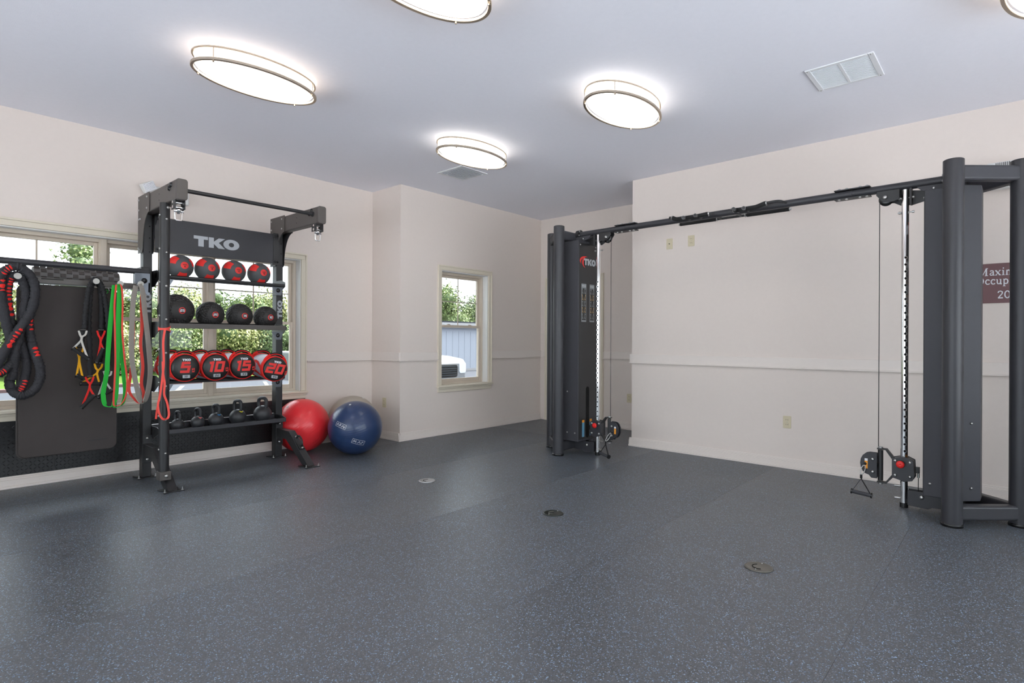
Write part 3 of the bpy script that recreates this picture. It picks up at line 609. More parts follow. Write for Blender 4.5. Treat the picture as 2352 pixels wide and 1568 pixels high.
# ================================================================== STORAGE RACK
XLp, XRp = 1.537, 2.700
rk = thing('storage_rack', 'tall black steel storage rack with shelves, pull-up bar and hooks by the wide window', 'storage rack', (2.1, 5.4, 0))
hw = .034
for xc in (XLp, XRp):
    MB().box(xc-hw, xc+hw, 5.55, 5.64, .010, 2.395).build('upright', M['black'], rk, bevel=.006)
    holes = MB()
    for z in (1.94, 2.06, 2.16): holes.cyl((xc+.012, 5.5497, z), (xc+.012, 5.549, z), .006, 10)
    holes.build('hole_row', M['dark'], rk)['kind'] = 'stuff'
    mb = MB(); f0 = lambda x, y, l, xc=xc: Vector((xc + .026 - y*.050, 5.5495 - .0008*l, 1.405 + x*.055)); tko(mb, f0)
    tag(mb.build('lettering', M['silver'], rk), 'silver vertical TKO lettering', None)
    # roof arm, end cap and curved gusset cheeks
    MB().box(xc-.037, xc+.037, 4.755, 5.66, 2.258, 2.412).build('arm', M['gun'], rk, bevel=.010)
    MB().prism(rrect(.080, .160, .020), (xc, 4.755, 2.335), (1,0,0), (0,0,1), (0,-.022,0)).build('arm_end_cap', M['gun'], rk, bevel=.006)
    cur = [(5.37 + .175*math.sin(t/8*pi/2), 1.955 + .30*(math.cos(t/8*pi/2))) for t in range(9)]
    for sx in (-1, 1):
        MB().prism([(5.665, 2.418), (5.37, 2.418)] + cur + [(5.56, 1.93), (5.665, 1.93)], (xc + sx*.039, 0, 0), (0,1,0), (0,0,1), (sx*.005,0,0)).build('gusset', M['gun'] if sx < 0 else M['black'], rk)
    ox = xc - .045
    bolts(rk, [(ox, 5.42, 2.385), (ox, 5.42, 2.29), (ox, 5.64, 2.385), (ox, 5.64, 2.30), (ox, 5.64, 2.22), (ox, 5.60, 2.22), (ox, 5.645, 1.975), (ox, 5.62, 1.96)], (-1,0,0), .009)
    bolts(rk, [(xc-.02, 5.645, 2.31), (xc+.02, 5.645, 2.31), (xc-.02, 5.645, 2.0)], (0,1,0), .009)
    hl = MB()
    for (y, z) in ((5.14, 2.36), (5.14, 2.31)): hl.cyl((xc-.0372, y, z), (xc-.0376, y, z), .005, 10)
    hl.build('hole_row', M['dark'], rk)['kind'] = 'stuff'
    bolts(rk, [(xc-.037, 4.90, 2.362), (xc-.037, 4.86, 2.385)], (-1,0,0), .017, BOLTK, 'bar_bolt')
    # swivel anchor hanging below the arm end
    an = MB().box(xc-.037, xc-.030, 4.775, 4.86, 2.190, 2.262).build('anchor_plate', M['black'], rk, bevel=.003); MB().box(xc+.030, xc+.037, 4.775, 4.86, 2.190, 2.262).build('anchor_plate', M['black'], rk, bevel=.003)
    MB().cyl((xc-.042, 4.815, 2.245), (xc+.042, 4.815, 2.245), .010, 14).cyl((xc-.042, 4.815, 2.208), (xc+.042, 4.815, 2.208), .012, 14).build('anchor_pin', M['chrome'], an)
    MB().lathe([(.012, .0), (.020, -.010), (.024, -.022), (.014, -.030), (.010, -.045), (0, -.047)], (xc, 4.815, 2.205), 18).cyl((xc-.034, 4.815, 2.180), (xc+.034, 4.815, 2.180), .011, 12).build('swivel', M['chrome'], an)
    MB().tube([(xc-.026, 4.815, 2.182), (xc-.024, 4.812, 2.12), (xc-.018, 4.812, 2.108), (xc+.018, 4.812, 2.108), (xc+.024, 4.812, 2.12), (xc+.026, 4.815, 2.182)], .005, 8).build('shackle', M['chrome'], an)
    # leg: horizontal stub, diagonal brace, bolted flanges
    MB().box(xc-.036, xc+.036, 5.541, 5.549, .135, .375).build('leg_flange', M['black'], rk, bevel=.004)
    pts = [(5.541, .300), (5.285, .300), (4.905, .012), (5.02, .012), (5.345, .215), (5.541, .215)]
    MB().prism(pts, (xc-.034, 0, 0), (0,1,0), (0,0,1), (.068,0,0)).build('leg', M['black'], rk, bevel=.004)
    bolts(rk, [(xc, 5.541, .345), (xc, 5.541, .165)], (0,-1,0), .013)
    for (fx, fy) in ((xc, 4.95), (xc, 5.60)):
        st = []
        for k in range(32):
            a = 2*pi*k/32; r = .055 + .045*max(0, math.cos(2*(a - pi/4)*1.0)**2 if True else 0) ** 1.5
            lob = abs(math.cos(2*(a)))  # four lobes on the diagonals
            r = .105 - .052*lob**.8
            st.append((fx + r*math.cos(a), fy + r*math.sin(a)))
        fo = MB().prism(st, (0,0,.0005), (1,0,0), (0,1,0), (0,0,.010)).build('foot_plate', M['black'], rk, bevel=.003)
        for (sx, sy) in ((-1,-1), (1,-1)):
            MB().cyl((fx+sx*.062, fy+sy*.062, .010), (fx+sx*.062, fy+sy*.062, .034), .0045, 8).cyl((fx+sx*.062, fy+sy*.062, .010), (fx+sx*.062, fy+sy*.062, .016), .011, 6).build('levelling_bolt', M['steel'], fo)
# U handle on the right brace
q = Vector((XRp, 5.145, .198)); dd = Vector((0, -.797, -.604)); nn = Vector((0, -.604, .797))
MB().beam(q - dd*.085 + nn*.006, q + dd*.085 + nn*.006, .05, .010, nn).build('handle_plate', M['black'], rk, bevel=.003)
MB().tube(spline([q - dd*.06 + nn*.008, q - dd*.058 + nn*.035, q - dd*.035 + nn*.058, q + nn*.064, q + dd*.035 + nn*.055, q + dd*.055 + nn*.03, q + dd*.058 + nn*.008], 5), .009, 10).build('grab_handle', M['blackgloss'], rk)
bolts(rk, [q - dd*.075 + nn*.011, q + dd*.075 + nn*.011], nn, .011)
# round storage pole on the left brace
PX, PY, PR = 1.497, 4.992, .0365
MB().cyl((PX, PY, .155), (PX, PY, 2.262), PR, 28).build('storage_pole', M['black'], rk)
MB().box(PX-.040, PX+.040, PY-.050, PY+.046, .090, .158).build('pole_collar', M['gun'], rk, bevel=.006)
bolts(rk, [(PX+.004, PY-.050, .125)], (0,-1,0), .014)
zz = [.30 + .262*k for k in range(8)]
a1 = Vector((.06, -.998, 0)); bolts(rk, [Vector((PX, PY, z)) + a1*(PR-.001) for z in zz], a1, .0085)
a2 = Vector((-.97, -.10, 0)).normalized(); bolts(rk, [Vector((PX, PY, z + .03)) + a2*(PR-.001) for z in zz], a2, .0085)
bolts(rk, [(PX+.012, PY-.036, 2.225)], (0.2,-1,0), .012)
# pull-up bar and sign panel
MB().cyl((XLp+.037, 4.835, 2.352), (XRp-.037, 4.835, 2.352), .016, 18).cyl((XLp+.037, 4.835, 2.352), (XLp+.052, 4.835, 2.352), .024, 18).cyl((XRp-.052, 4.835, 2.352), (XRp-.037, 4.835, 2.352), .024, 18).build('pull_up_bar', M['black'], rk)
pn = MB().box(XLp+.06, XRp-.05, 5.500, 5.506, 1.950, 2.242).box(XLp+.06, XRp-.05, 5.506, 5.53, 2.234, 2.242).box(XLp+.06, XRp-.05, 5.506, 5.53, 1.950, 1.958).build('sign_panel', M['grey_steel'], rk, bevel=.002)
mb = MB(); tko(mb, lambda x, y, l: Vector((1.880 + x*.120, 5.4995 - .001*l, 2.032 + y*.094))); tag(mb.build('lettering', M['silver'], pn), 'large silver TKO letters', None)
for xc in (XLp, XRp):
    s = 1 if xc == XLp else -1
    a, c = sorted((xc + s*.034, xc + s*.095))
    MB().box(a, c, 5.493, 5.4995, 1.935, 2.25).build('panel_bracket', M['black'], rk, bevel=.002)
    bolts(rk, [(xc + s*.052, 5.493, 2.225), (xc + s*.080, 5.493, 2.215), (xc + s*.052, 5.493, 1.965), (xc + s*.080, 5.493, 1.965)], (0,-1,0), .009, BOLTK)
# shelves
def bracket(xc, z, drop):
    s = 1 if xc == XLp else -1
    xi = xc + s*.034
    MB().prism([(5.36, z-.012), (5.36, z+.03), (5.44, z+.055), (5.56, z+.055), (5.63, z+.02), (5.63, z-drop), (5.50, z-drop), (5.40, z-.03)], (xi, 0, 0), (0,1,0), (0,0,1), (s*.005,0,0)).build('shelf_bracket', M['black'], rk, bevel=.001)
    a, c = xi + s*.005, xi + s*.12
    MB().prism([(a, z-.018), (c, z-.018), (c-s*.045, z-drop-.012), (a+s*.02, z-drop-.012)], (0, 5.395, 0), (1,0,0), (0,0,1), (0,.004,0)).build('bracket_plate', M['painted_sheen'], rk)
    bolts(rk, [(xi + s*.058, 5.395, z-.05)], (0,-1,0), .017, BOLTK, 'bracket_knob')
XS0, XS1 = XLp+.036, XRp-.036
for z in (1.725, .826):
    for y in (5.375, 5.505):
        MB().cyl((XS0+.004, y, z), (XS1-.004, y, z), .014, 14).build('shelf_rail', M['black'], rk)
    for xc in (XLp, XRp):
        bracket(xc, z, .085)
for (zb, m) in ((1.285, 'gun'), (.390, 'gun')):
    lip = .044 if zb > 1 else .036; zf = zb + .012
    MB().box(XS0+.006, XS1-.006, 5.335, 5.56, zf-.004, zf).box(XS0+.006, XS1-.006, 5.330, 5.335, zb, zb+lip).box(XS0+.006, XS1-.006, 5.56, 5.565, zf-.004, zb+.06).build('shelf_tray', M['grey_steel'] if zb < 1 else M[m], rk, bevel=.0015, seg=1)
    for xc in (XLp, XRp):
        s = 1 if xc == XLp else -1
        MB().prism([(5.332, zb), (5.332, zb+.036), (5.42, zb+.055), (5.60, zb+.055), (5.60, zb-.045), (5.50, zb-.045), (5.40, zb-.004)], (xc+s*.0345, 0, 0), (0,1,0), (0,0,1), (s*.005,0,0)).build('shelf_bracket', M['black'], rk)
        if zb > 1: bracket(xc, zb, .08)
MB().cyl((XS0+.004, 5.575, .452), (XS1-.004, 5.575, .452), .004, 8).build('tray_wire', M['chrome'], rk)
# side bay to the left: round bar, hook rail, hooks
MB().cyl((-.35, 5.40, 1.752), (XLp-.034, 5.40, 1.752), .024, 18).build('side_bar', M['grey_steel'], rk)
MB().prism([(1.395, 1.735), (1.503, 1.735), (1.503, 1.56), (1.485, 1.555), (1.42, 1.63), (1.395, 1.66)], (0, 5.372, 0), (1,0,0), (0,0,1), (0,.006,0)).build('side_bracket', M['painted_sheen'], rk)
bolts(rk, [(1.462, 5.372, 1.675)], (0,-1,0), .018, BOLTK, 'bracket_knob')
MB().box(1.44, 1.503, 5.378, 5.60, 1.60, 1.79).build('side_clamp', M['black'], rk, bevel=.006)
MB().lathe([(.030, 0), (.042, .02), (.042, .05), (.028, .07), (0, .072)], (XLp+.034, 5.45, 1.74), 18, Matrix.Rotation(pi/2, 3, 'Y')).build('clamp_knob', M['rubber'], rk)
hr = MB().box(-.30, 1.43, 5.300, 5.304, 1.600, 1.640).box(-.30, 1.43, 5.304, 5.44, 1.600, 1.604).box(-.30, 1.43, 5.44, 5.444, 1.600, 1.64)
hr.build('hook_rail', M['gun'], rk, bevel=.0015, seg=1)
MB().box(.79, .92, 5.2985, 5.3005, 1.628, 1.634).build('rail_slot', M['dark'], rk)
MB().box(XLp-.045, XLp-.0345, 5.372, 5.60, 1.58, 1.66).build('rail_end', M['black'], rk)
HK = [(.646, 1.629), (1.096, 1.629), (1.250, 1.624), (1.387, 1.632)]
for (x, z) in HK:
    hk_ = MB().cyl((x, 5.190, z), (x, 5.299, z-.012), .009, 12).build('hook', M['steel'], rk); MB().cyl((x, 5.180, z), (x, 5.190, z), .021, 24).build('hook_cap', M['hookcap'], hk_, bevel=.002)
# ================================================================== THINGS ON THE RACK
def sph_f(c, R, n, upv=(0,0,1), sc=1.0, lift=.0012, th=.001, x0=0, y0=0):
    """maps 2D decal coordinates onto a sphere around direction n"""
    c, n = Vector(c), Vector(n).normalized(); u = Vector(upv).cross(n).normalized(); v = n.cross(u)
    def f(x, y, l):
        d = (n*R + u*((x+x0)*sc) + v*((y+y0)*sc)).normalized(); return c + d*(R + lift + th*l)
    return f
def cap(c, R, n, ang, m, name, parent, a0=0.0, lift=.001, seg=32):
    q = Vector(n).to_track_quat('Z', 'Y').to_matrix(); prof = []
    k = 6
    for i in range(k+1):
        a = a0 + (ang-a0)*i/k; prof.append(((R+lift)*math.sin(a), (R+lift)*math.cos(a)))
    mb = MB(); c = Vector(c); vs = []
    for (r, z) in prof: vs += [c + q @ Vector((r*math.cos(2*pi*j/seg), r*math.sin(2*pi*j/seg), z)) for j in range(seg)]
    mb.add(vs, [(i*seg+j, i*seg+(j+1) % seg, (i+1)*seg+(j+1) % seg, (i+1)*seg+j) for i in range(k) for j in range(seg)], True)
    return mb.build(name, m, parent)
MED = [(1.753, '6'), (1.973, '8'), (2.205, '10'), (2.439, '12')]
for i, (x, t) in enumerate(MED):
    R = .104; c = Vector((x, 5.44, 1.8245))
    root = thing('medicine_ball', 'grey and red medicine ball marked %s, %s on the top shelf' % (t, ['first beside the round pole', 'second from the round pole', 'third from the round pole', 'nearest the right upright'][i]), 'medicine ball', (x, 5.44, 1.8245-R), 'medicine balls on the top shelf')
    body = MB().sphere(c, R, 40, 24).build('ball', M['medgrey'], root)
    n = Vector((.02, -1, .04)).normalized(); cap(c, R, n, .30, M['redprint'], 'label_disc', root)
    u = Vector((0,0,1)).cross(n).normalized(); v = n.cross(u)
    for az in (146, 266, 26):
        mb = MB(); vs = []; K = 8
        for a in range(K+1):
            for b_ in range(K+1):
                th = math.radians(38 + 42*a/K); ph = math.radians(az + (-21 + 42*b_/K)*(1.0 + .25*(1-a/K)))
                d = n*math.cos(th) + (u*math.cos(ph) + v*math.sin(ph))*math.sin(th); vs.append(c + d*(R+.001))
        mb.add(vs, [(a*(K+1)+b_, a*(K+1)+b_+1, (a+1)*(K+1)+b_+1, (a+1)*(K+1)+b_) for a in range(K) for b_ in range(K)], True)
        mb.build('red_panel', M['redprint'], root)
    mb = MB(); w = .72 if len(t) == 1 else .95*(.68 if t[0] == '1' else 1) + .75
    digits(mb, t, sph_f(c, R, n, sc=.012, lift=.0018, x0=-w/2, y0=-1.3), .22, 0)
    for k in range(7): stroke(mb, [(k*.34, 0), (k*.34, .55), (k*.34+.2, .55 if k % 2 else 0)], .11, sph_f(c, R, n, sc=.0135, lift=.0018, x0=-1.1, y0=.15))
    mb.build('lettering', M['rubber'], root)
SLAM = [(1.722, .143, '25'), (2.000, .118, '20'), (2.258, .116, '15'), (2.505, .110, '10')]
for i, (x, R, t) in enumerate(SLAM):
    c = Vector((x, 5.44, 1.2975 + R)); n = Vector((.02, -1, -.02)).normalized()
    root = thing('slam_ball', ['largest black knobbly slam ball marked 25, behind the round pole', 'black knobbly slam ball marked 20, second from the round pole', 'black knobbly slam ball marked 15, third from the round pole', 'smallest black knobbly slam ball marked 10, against the right upright'][i], 'slam ball', (x, 5.44, 1.2975), 'slam balls on the middle shelf')
    mb = MB(); q = n.to_track_quat('Z', 'Y').to_matrix(); rings, seg = 44, 76; vs = []
    for a in range(rings+1):
        th = pi*a/rings
        for k in range(seg):
            knob = th > .62 and (a // 2 + k // 2) % 2 == 0 and a % 2 == 0 or (th > .62 and (a//2 + k//2) % 2 == 0)
            r = R*.968 if not knob else R
            ph = 2*pi*(k + .5*(a // 2 % 2))/seg
            if th <= .62: r = R*.99
            vs.append(c + q @ Vector((r*math.sin(th)*math.cos(ph), r*math.sin(th)*math.sin(ph), r*math.cos(th))))
    mb.add(vs, [(a*seg+k, (a+1)*seg+k, (a+1)*seg+(k+1) % seg, a*seg+(k+1) % seg) for a in range(rings) for k in range(seg)], False)
    mb.build('ball', M['rubber'], root)
    cap(c, R, n, .027/R, M['redprint'], 'red_ring', root, .021/R)
    mb = MB(); w = .95*(.68 if t[0] == '1' else 1) + .75
    digits(mb, t, sph_f(c, R, n, sc=.020, lift=.0012, x0=-w/2 - .05, y0=-.5), .2, .1)
    mb.build('lettering', M['whiteprint'], root)
# sand bags: axis along +Y from the printed front end
def sandbag(x, yf, zc, txt, lb, label, yaw=0, roll=0, tilt=0, L=.47, R=.1125):
    root = thing('sandbag', label, 'sandbag', (x, yf, zc-R), 'printed sandbags on the lower shelf', local=True)
    root.location = (x, yf, zc); root.rotation_euler = (math.radians(tilt), math.radians(roll), math.radians(yaw))
    RX = Matrix.Rotation(-pi/2, 3, 'X')   # lathe z -> +y
    MB().lathe([(R*.90, .004), (R, .022), (R*1.0, L*.5), (R, L-.03), (R*.92, L-.008), (R*.6, L)], (0,0,0), 36, RX).build('body', M['whitebag'], root)
    MB().lathe([(0, -.012), (R*.5, -.011), (R*.85, -.005), (R*.965, .008), (R*.99, .020)], (0,0,0), 36, RX).build('end_panel', M['bagblack'], root)
    for y in (.048, L-.09):
        MB().lathe([(R+.001, y-.030), (R+.006, y-.027), (R+.006, y+.027), (R+.001, y+.030)], (0,0,0), 36, RX).build('strap', M['redfabric'], root)
        arc = []
        for k in range(15):
            a = math.radians(150 - 120*k/14); rr = R + .006 + .020*math.sin(pi*k/14); arc.append(Vector((rr*math.cos(a), y, rr*math.sin(a))))
        hb = MB()
        for k in range(14):
            hb.beam(arc[k], arc[k+1], .034, .006, (arc[k]+arc[k+1])/2*Vector((1,0,1)) if False else Vector(((arc[k].x+arc[k+1].x)/2, 0, (arc[k].z+arc[k+1].z)/2)))
        hb.tube(arc, .011, 10); h = hb.build('handle', M['redfabric'], root)
        MB().tube(arc[4:11], .0135, 12).build('handle_grip', M['foamgrip'], h)
    # side strap running along the flank
    for a0 in (200, 245):
        mb = MB(); pts = []
        for k in range(9):
            t = k/8; a = math.radians(a0 - 40*math.sin(pi*t)); pts.append(((R+.003)*math.cos(a), .02 + (L-.04)*t, (R+.003)*math.sin(a)))
        for k in range(8): mb.beam(pts[k], pts[k+1], .024, .004, (pts[k][0], 0, pts[k][2]))
        mb.build('flank_strap', M['redfabric'], root)
    zf = -.0128; fl = lambda o, sc, sx=1: (lambda xx, yy, l: Vector((o[0] + xx*sc*sx, zf - .0008*l, o[1] + yy*sc)))
    w = digits(MB(), txt, fl((0,0), 1)); s = .090
    mb = MB(); digits(mb, txt, fl((-(w)*s/2 - .012, -.040), s), .24, .2); mb.build('lettering', M['redprint'], root)
    mb = MB(); digits(mb, 'KG', lambda xx, yy, l: Vector((w*s/2 + .020 - yy*.022, zf+.001 - .0008*l, -.038 + xx*.020)), .2, 0); mb.build('lettering', M['redprint'], root)
    mb = MB(); tko(mb, lambda xx, yy, l: Vector((-.033 + xx*.020, zf+.0015 - .001*l, .058 + yy*.019))); mb.build('lettering', M['whiteprint'], root)
    pl = MB().prism(rrect(.056, .026, .003), (-.002, zf+.003, -.072), (1,0,0), (0,0,1), (0,-.0035,0)).build('weight_tag', M['silver'], root)
    mb = MB(); digits(mb, lb, lambda xx, yy, l: Vector((-.020 + xx*.020, zf - .0008 - .0008*l, -.080 + yy*.016)), .22, .15); mb.build('lettering', M['rubber'], pl)
sandbag(1.7205, 5.19, .953, '5', '11', 'upright-printed 5 KG sandbag, first beside the round pole')
sandbag(1.9595, 5.18, .952, '10', '22', 'red and black 10 KG sandbag, second from the round pole')
sandbag(2.1985, 5.20, .952, '15', '33', 'red and black 15 KG sandbag, third from the round pole')
sandbag(2.462, 5.13, .918, '20', '44', 'tilted 20 KG sandbag in front of the right upright', yaw=-4, roll=10, tilt=4)
# kettlebells
KB = [(1.738, .053, .168, None, 'smallest black kettlebell, first beside the round pole'), (1.900, .058, .181, 'pink_ring', 'black kettlebell with a coral handle ring'),
      (2.054, .066, .204, 'blue_ring', 'black kettlebell with a blue handle ring'), (2.247, .074, .229, 'yellow_ring', 'black kettlebell with a yellow handle ring'),
      (2.481, .083, .239, None, 'largest black kettlebell next to the right upright')]
for (x, R, H, ring, lab) in KB:
    z0 = .4025; root = thing('kettlebell', lab + ' on the bottom tray', 'kettlebell', (x, 5.44, z0), 'kettlebells on the bottom tray')
    prof = [(R*.62, 0)] + [(R*math.sin(math.radians(a)), R*.84 - R*math.cos(math.radians(a))) for a in range(38, 172, 8)] + [(R*.12, R*1.835), (0, R*1.84)]
    MB().lathe(prof, (x, 5.44, z0), 32).build('bell', M['iron'], root)
    d = Vector((.30, -.954, 0)); b0 = Vector((x, 5.44, z0)); hw_ = R*.62; hr = max(.0115, R*.20); top = H - hr
    zb = R*1.52
    pts = [b0 + d*(-hw_*.72) + V(0,0,zb-.012), b0 + d*(-hw_*.90) + V(0,0,zb+.012), b0 + d*(-hw_*1.0) + V(0,0,(zb+top)/2+.01), b0 + d*(-hw_*.82) + V(0,0,top-.012), b0 + d*(-hw_*.4) + V(0,0,top), b0 + d*(hw_*.4) + V(0,0,top), b0 + d*(hw_*.82) + V(0,0,top-.012), b0 + d*hw_ + V(0,0,(zb+top)/2+.01), b0 + d*(hw_*.90) + V(0,0,zb+.012), b0 + d*(hw_*.72) + V(0,0,zb-.012)]
    MB().tube(spline(pts, 5), hr, 14).build('handle', M['iron'], root)
    if ring:
        for s in (-1, 1):
            MB().cyl(b0 + d*(s*hw_*.80) + V(0,0,zb-.004), b0 + d*(s*hw_*.89) + V(0,0,zb+.011), hr*1.22, 18).build('colour_ring', M[ring], root)
ROPE_A = [(0.53, 5.22, 0.812), (0.512, 5.22, 0.887), (0.534, 5.22, 0.976), (0.605, 5.22, 1.154), (0.662, 5.22, 1.261), (0.715, 5.22, 1.364), (0.741, 5.22, 1.465), (0.743, 5.22, 1.573), (0.709, 5.22, 1.654), (0.653, 5.22, 1.695), (0.594, 5.22, 1.674), (0.565, 5.24, 1.606), (0.571, 5.25, 1.456), (0.594, 5.25, 1.306), (0.622, 5.25, 1.154), (0.627, 5.25, 1.044), (0.592, 5.22, 0.985), (0.545, 5.2, 0.952), (0.51, 5.2, 0.977)]
ROPE_B = [(0.622, 5.24, 0.904), (0.631, 5.24, 0.971), (0.639, 5.24, 1.078), (0.659, 5.25, 1.185), (0.681, 5.28, 1.293), (0.697, 5.26, 1.433), (0.695, 5.25, 1.541), (0.665, 5.24, 1.627), (0.628, 5.24, 1.633), (0.604, 5.27, 1.566), (0.604, 5.28, 1.46), (0.627, 5.3, 1.308), (0.677, 5.28, 1.154), (0.704, 5.27, 1.029), (0.694, 5.26, 0.912), (0.669, 5.25, 0.837), (0.642, 5.25, 0.811), (0.626, 5.24, 0.855)]
ROPE_C = [(0.726, 5.27, 1.622), (0.733, 5.28, 1.467), (0.719, 5.28, 1.325), (0.728, 5.27, 1.201), (0.748, 5.24, 1.092), (0.772, 5.22, 0.998), (0.775, 5.22, 0.91), (0.746, 5.22, 0.834), (0.694, 5.22, 0.794), (0.648, 5.23, 0.803), (0.618, 5.25, 0.849), (0.616, 5.27, 0.925)]
TUBE1 = [(1.028, 5.2, 1.258), (1.033, 5.2, 1.382), (1.046, 5.2, 1.513), (1.061, 5.2, 1.596), (1.093, 5.2, 1.648), (1.132, 5.2, 1.602), (1.154, 5.2, 1.503), (1.172, 5.2, 1.354), (1.181, 5.2, 1.153), (1.176, 5.2, 0.946)]
TUBE2 = [(1.07, 5.23, 0.903), (1.067, 5.23, 1.12), (1.061, 5.23, 1.318), (1.068, 5.23, 1.516), (1.078, 5.23, 1.596), (1.1, 5.23, 1.641), (1.125, 5.23, 1.6), (1.139, 5.23, 1.454), (1.137, 5.23, 1.247)]
TUBE3 = [(1.014, 5.26, 1.137), (1.035, 5.26, 1.252), (1.055, 5.26, 1.451), (1.071, 5.26, 1.571), (1.106, 5.26, 1.63), (1.137, 5.26, 1.575), (1.16, 5.26, 1.389), (1.155, 5.26, 1.153), (1.131, 5.26, 0.999)]
HWHITE1_A = [(0.988, 5.17, 1.254), (0.995, 5.17, 1.225), (1.004, 5.17, 1.186), (0.955, 5.17, 1.122)]
HWHITE1_B = [(1.034, 5.164, 1.255), (1.027, 5.164, 1.225), (1.003, 5.164, 1.186), (1.043, 5.164, 1.043)]
HWHITE1_G = [(0.954, 5.167, 1.122), (1.044, 5.167, 1.043)]
HRED1_A = [(1.104, 5.19, 1.256), (1.111, 5.19, 1.226), (1.126, 5.19, 1.17), (1.102, 5.19, 1.015)]
HRED1_B = [(1.152, 5.184, 1.257), (1.144, 5.184, 1.227), (1.125, 5.184, 1.17), (1.141, 5.184, 1.12)]
HRED1_G = [(1.101, 5.187, 1.015), (1.142, 5.187, 1.12)]
HRED2_A = [(1.031, 5.17, 0.91), (1.039, 5.17, 0.881), (1.056, 5.17, 0.834), (1.006, 5.17, 0.682)]
HRED2_B = [(1.078, 5.164, 0.909), (1.071, 5.164, 0.88), (1.054, 5.164, 0.835), (1.081, 5.164, 0.768)]
HRED2_G = [(1.005, 5.167, 0.682), (1.082, 5.167, 0.768)]
HWHITE2_A = [(1.146, 5.19, 0.948), (1.154, 5.19, 0.917), (1.152, 5.19, 0.887), (1.111, 5.19, 0.751)]
HWHITE2_B = [(1.195, 5.184, 0.946), (1.187, 5.184, 0.916), (1.151, 5.184, 0.888), (1.195, 5.184, 0.799)]
HWHITE2_G = [(1.111, 5.187, 0.751), (1.196, 5.187, 0.798)]
HYEL1_A = [(0.98, 5.22, 1.131), (0.987, 5.22, 1.102), (1.001, 5.22, 1.04), (0.986, 5.22, 0.92)]
HYEL1_B = [(1.026, 5.214, 1.131), (1.019, 5.214, 1.101), (1.0, 5.214, 1.04), (1.022, 5.214, 0.899)]
HYEL1_G = [(0.985, 5.217, 0.92), (1.022, 5.217, 0.899)]
HYEL2_A = [(1.095, 5.22, 1.005), (1.102, 5.22, 0.974), (1.111, 5.22, 0.934), (1.01, 5.22, 0.857)]
HYEL2_B = [(1.143, 5.214, 1.003), (1.136, 5.214, 0.974), (1.11, 5.214, 0.935), (1.127, 5.214, 0.851)]
HYEL2_G = [(1.009, 5.217, 0.857), (1.128, 5.217, 0.851)]
GREEN1 = [(1.208, 5.17, 1.606), (1.195, 5.17, 1.454), (1.179, 5.17, 1.254), (1.166, 5.17, 1.021), (1.164, 5.17, 0.954), (1.15, 5.17, 0.855), (1.14, 5.17, 0.773), (1.151, 5.17, 0.696), (1.182, 5.17, 0.674), (1.209, 5.17, 0.701), (1.223, 5.17, 0.784), (1.225, 5.17, 0.952), (1.23, 5.17, 1.154), (1.235, 5.17, 1.389), (1.24, 5.17, 1.574), (1.231, 5.17, 1.617)]
GREEN2 = [(1.253, 5.19, 1.61), (1.251, 5.19, 1.458), (1.254, 5.19, 1.255), (1.264, 5.19, 1.052), (1.276, 5.19, 0.898), (1.285, 5.19, 0.779), (1.271, 5.19, 0.695), (1.237, 5.19, 0.664), (1.214, 5.19, 0.683), (1.228, 5.19, 0.8), (1.236, 5.19, 0.951), (1.243, 5.19, 1.187), (1.245, 5.19, 1.424), (1.242, 5.19, 1.606)]
CORAL = [(1.216, 5.155, 1.609), (1.206, 5.155, 1.454), (1.209, 5.155, 1.254), (1.213, 5.155, 1.02), (1.208, 5.155, 0.853), (1.203, 5.155, 0.703), (1.217, 5.155, 0.679), (1.257, 5.155, 0.695), (1.285, 5.155, 0.764), (1.29, 5.155, 0.882), (1.275, 5.155, 1.018), (1.257, 5.155, 1.255), (1.259, 5.155, 1.457), (1.253, 5.155, 1.585), (1.239, 5.155, 1.617)]
GREY = [(1.35, 5.17, 1.613), (1.332, 5.17, 1.495), (1.324, 5.17, 1.29), (1.325, 5.17, 1.051), (1.347, 5.17, 0.879), (1.371, 5.17, 0.757), (1.395, 5.17, 0.687), (1.422, 5.17, 0.719), (1.446, 5.17, 0.839), (1.451, 5.17, 0.979), (1.435, 5.17, 1.188), (1.413, 5.17, 1.396), (1.397, 5.17, 1.568), (1.376, 5.17, 1.629)]
RED = [(1.402, 5.2, 1.605), (1.397, 5.2, 1.465), (1.401, 5.2, 1.292), (1.392, 5.2, 1.153), (1.408, 5.2, 0.979), (1.399, 5.2, 0.84), (1.415, 5.2, 0.752), (1.391, 5.2, 0.681), (1.349, 5.2, 0.722), (1.314, 5.2, 0.794), (1.325, 5.2, 0.913), (1.336, 5.2, 1.05), (1.341, 5.2, 1.256), (1.34, 5.2, 1.497), (1.36, 5.2, 1.615)]
TIE_A = [(1.451, 4.975, 1.307), (1.467, 4.945, 1.287), (1.489, 4.939, 1.28), (1.524, 4.945, 1.298), (1.539, 4.975, 1.306)]
TIE_B = [(1.455, 4.975, 1.267), (1.473, 4.945, 1.27), (1.502, 4.941, 1.274), (1.54, 4.975, 1.285)]
TIE_C = [(1.485, 4.935, 1.274), (1.473, 4.935, 1.172), (1.477, 4.935, 1.02), (1.471, 4.935, 0.918), (1.46, 4.935, 0.818), (1.448, 4.935, 0.734), (1.439, 4.935, 0.685), (1.449, 4.935, 0.616), (1.473, 4.935, 0.574), (1.503, 4.935, 0.574), (1.515, 4.935, 0.61), (1.502, 4.935, 0.696), (1.481, 4.935, 0.766), (1.484, 4.935, 0.85), (1.474, 4.935, 0.918), (1.471, 4.935, 1.02)]
TIE_D = [(1.444, 4.94, 0.701), (1.435, 4.94, 0.651), (1.427, 4.94, 0.578)]
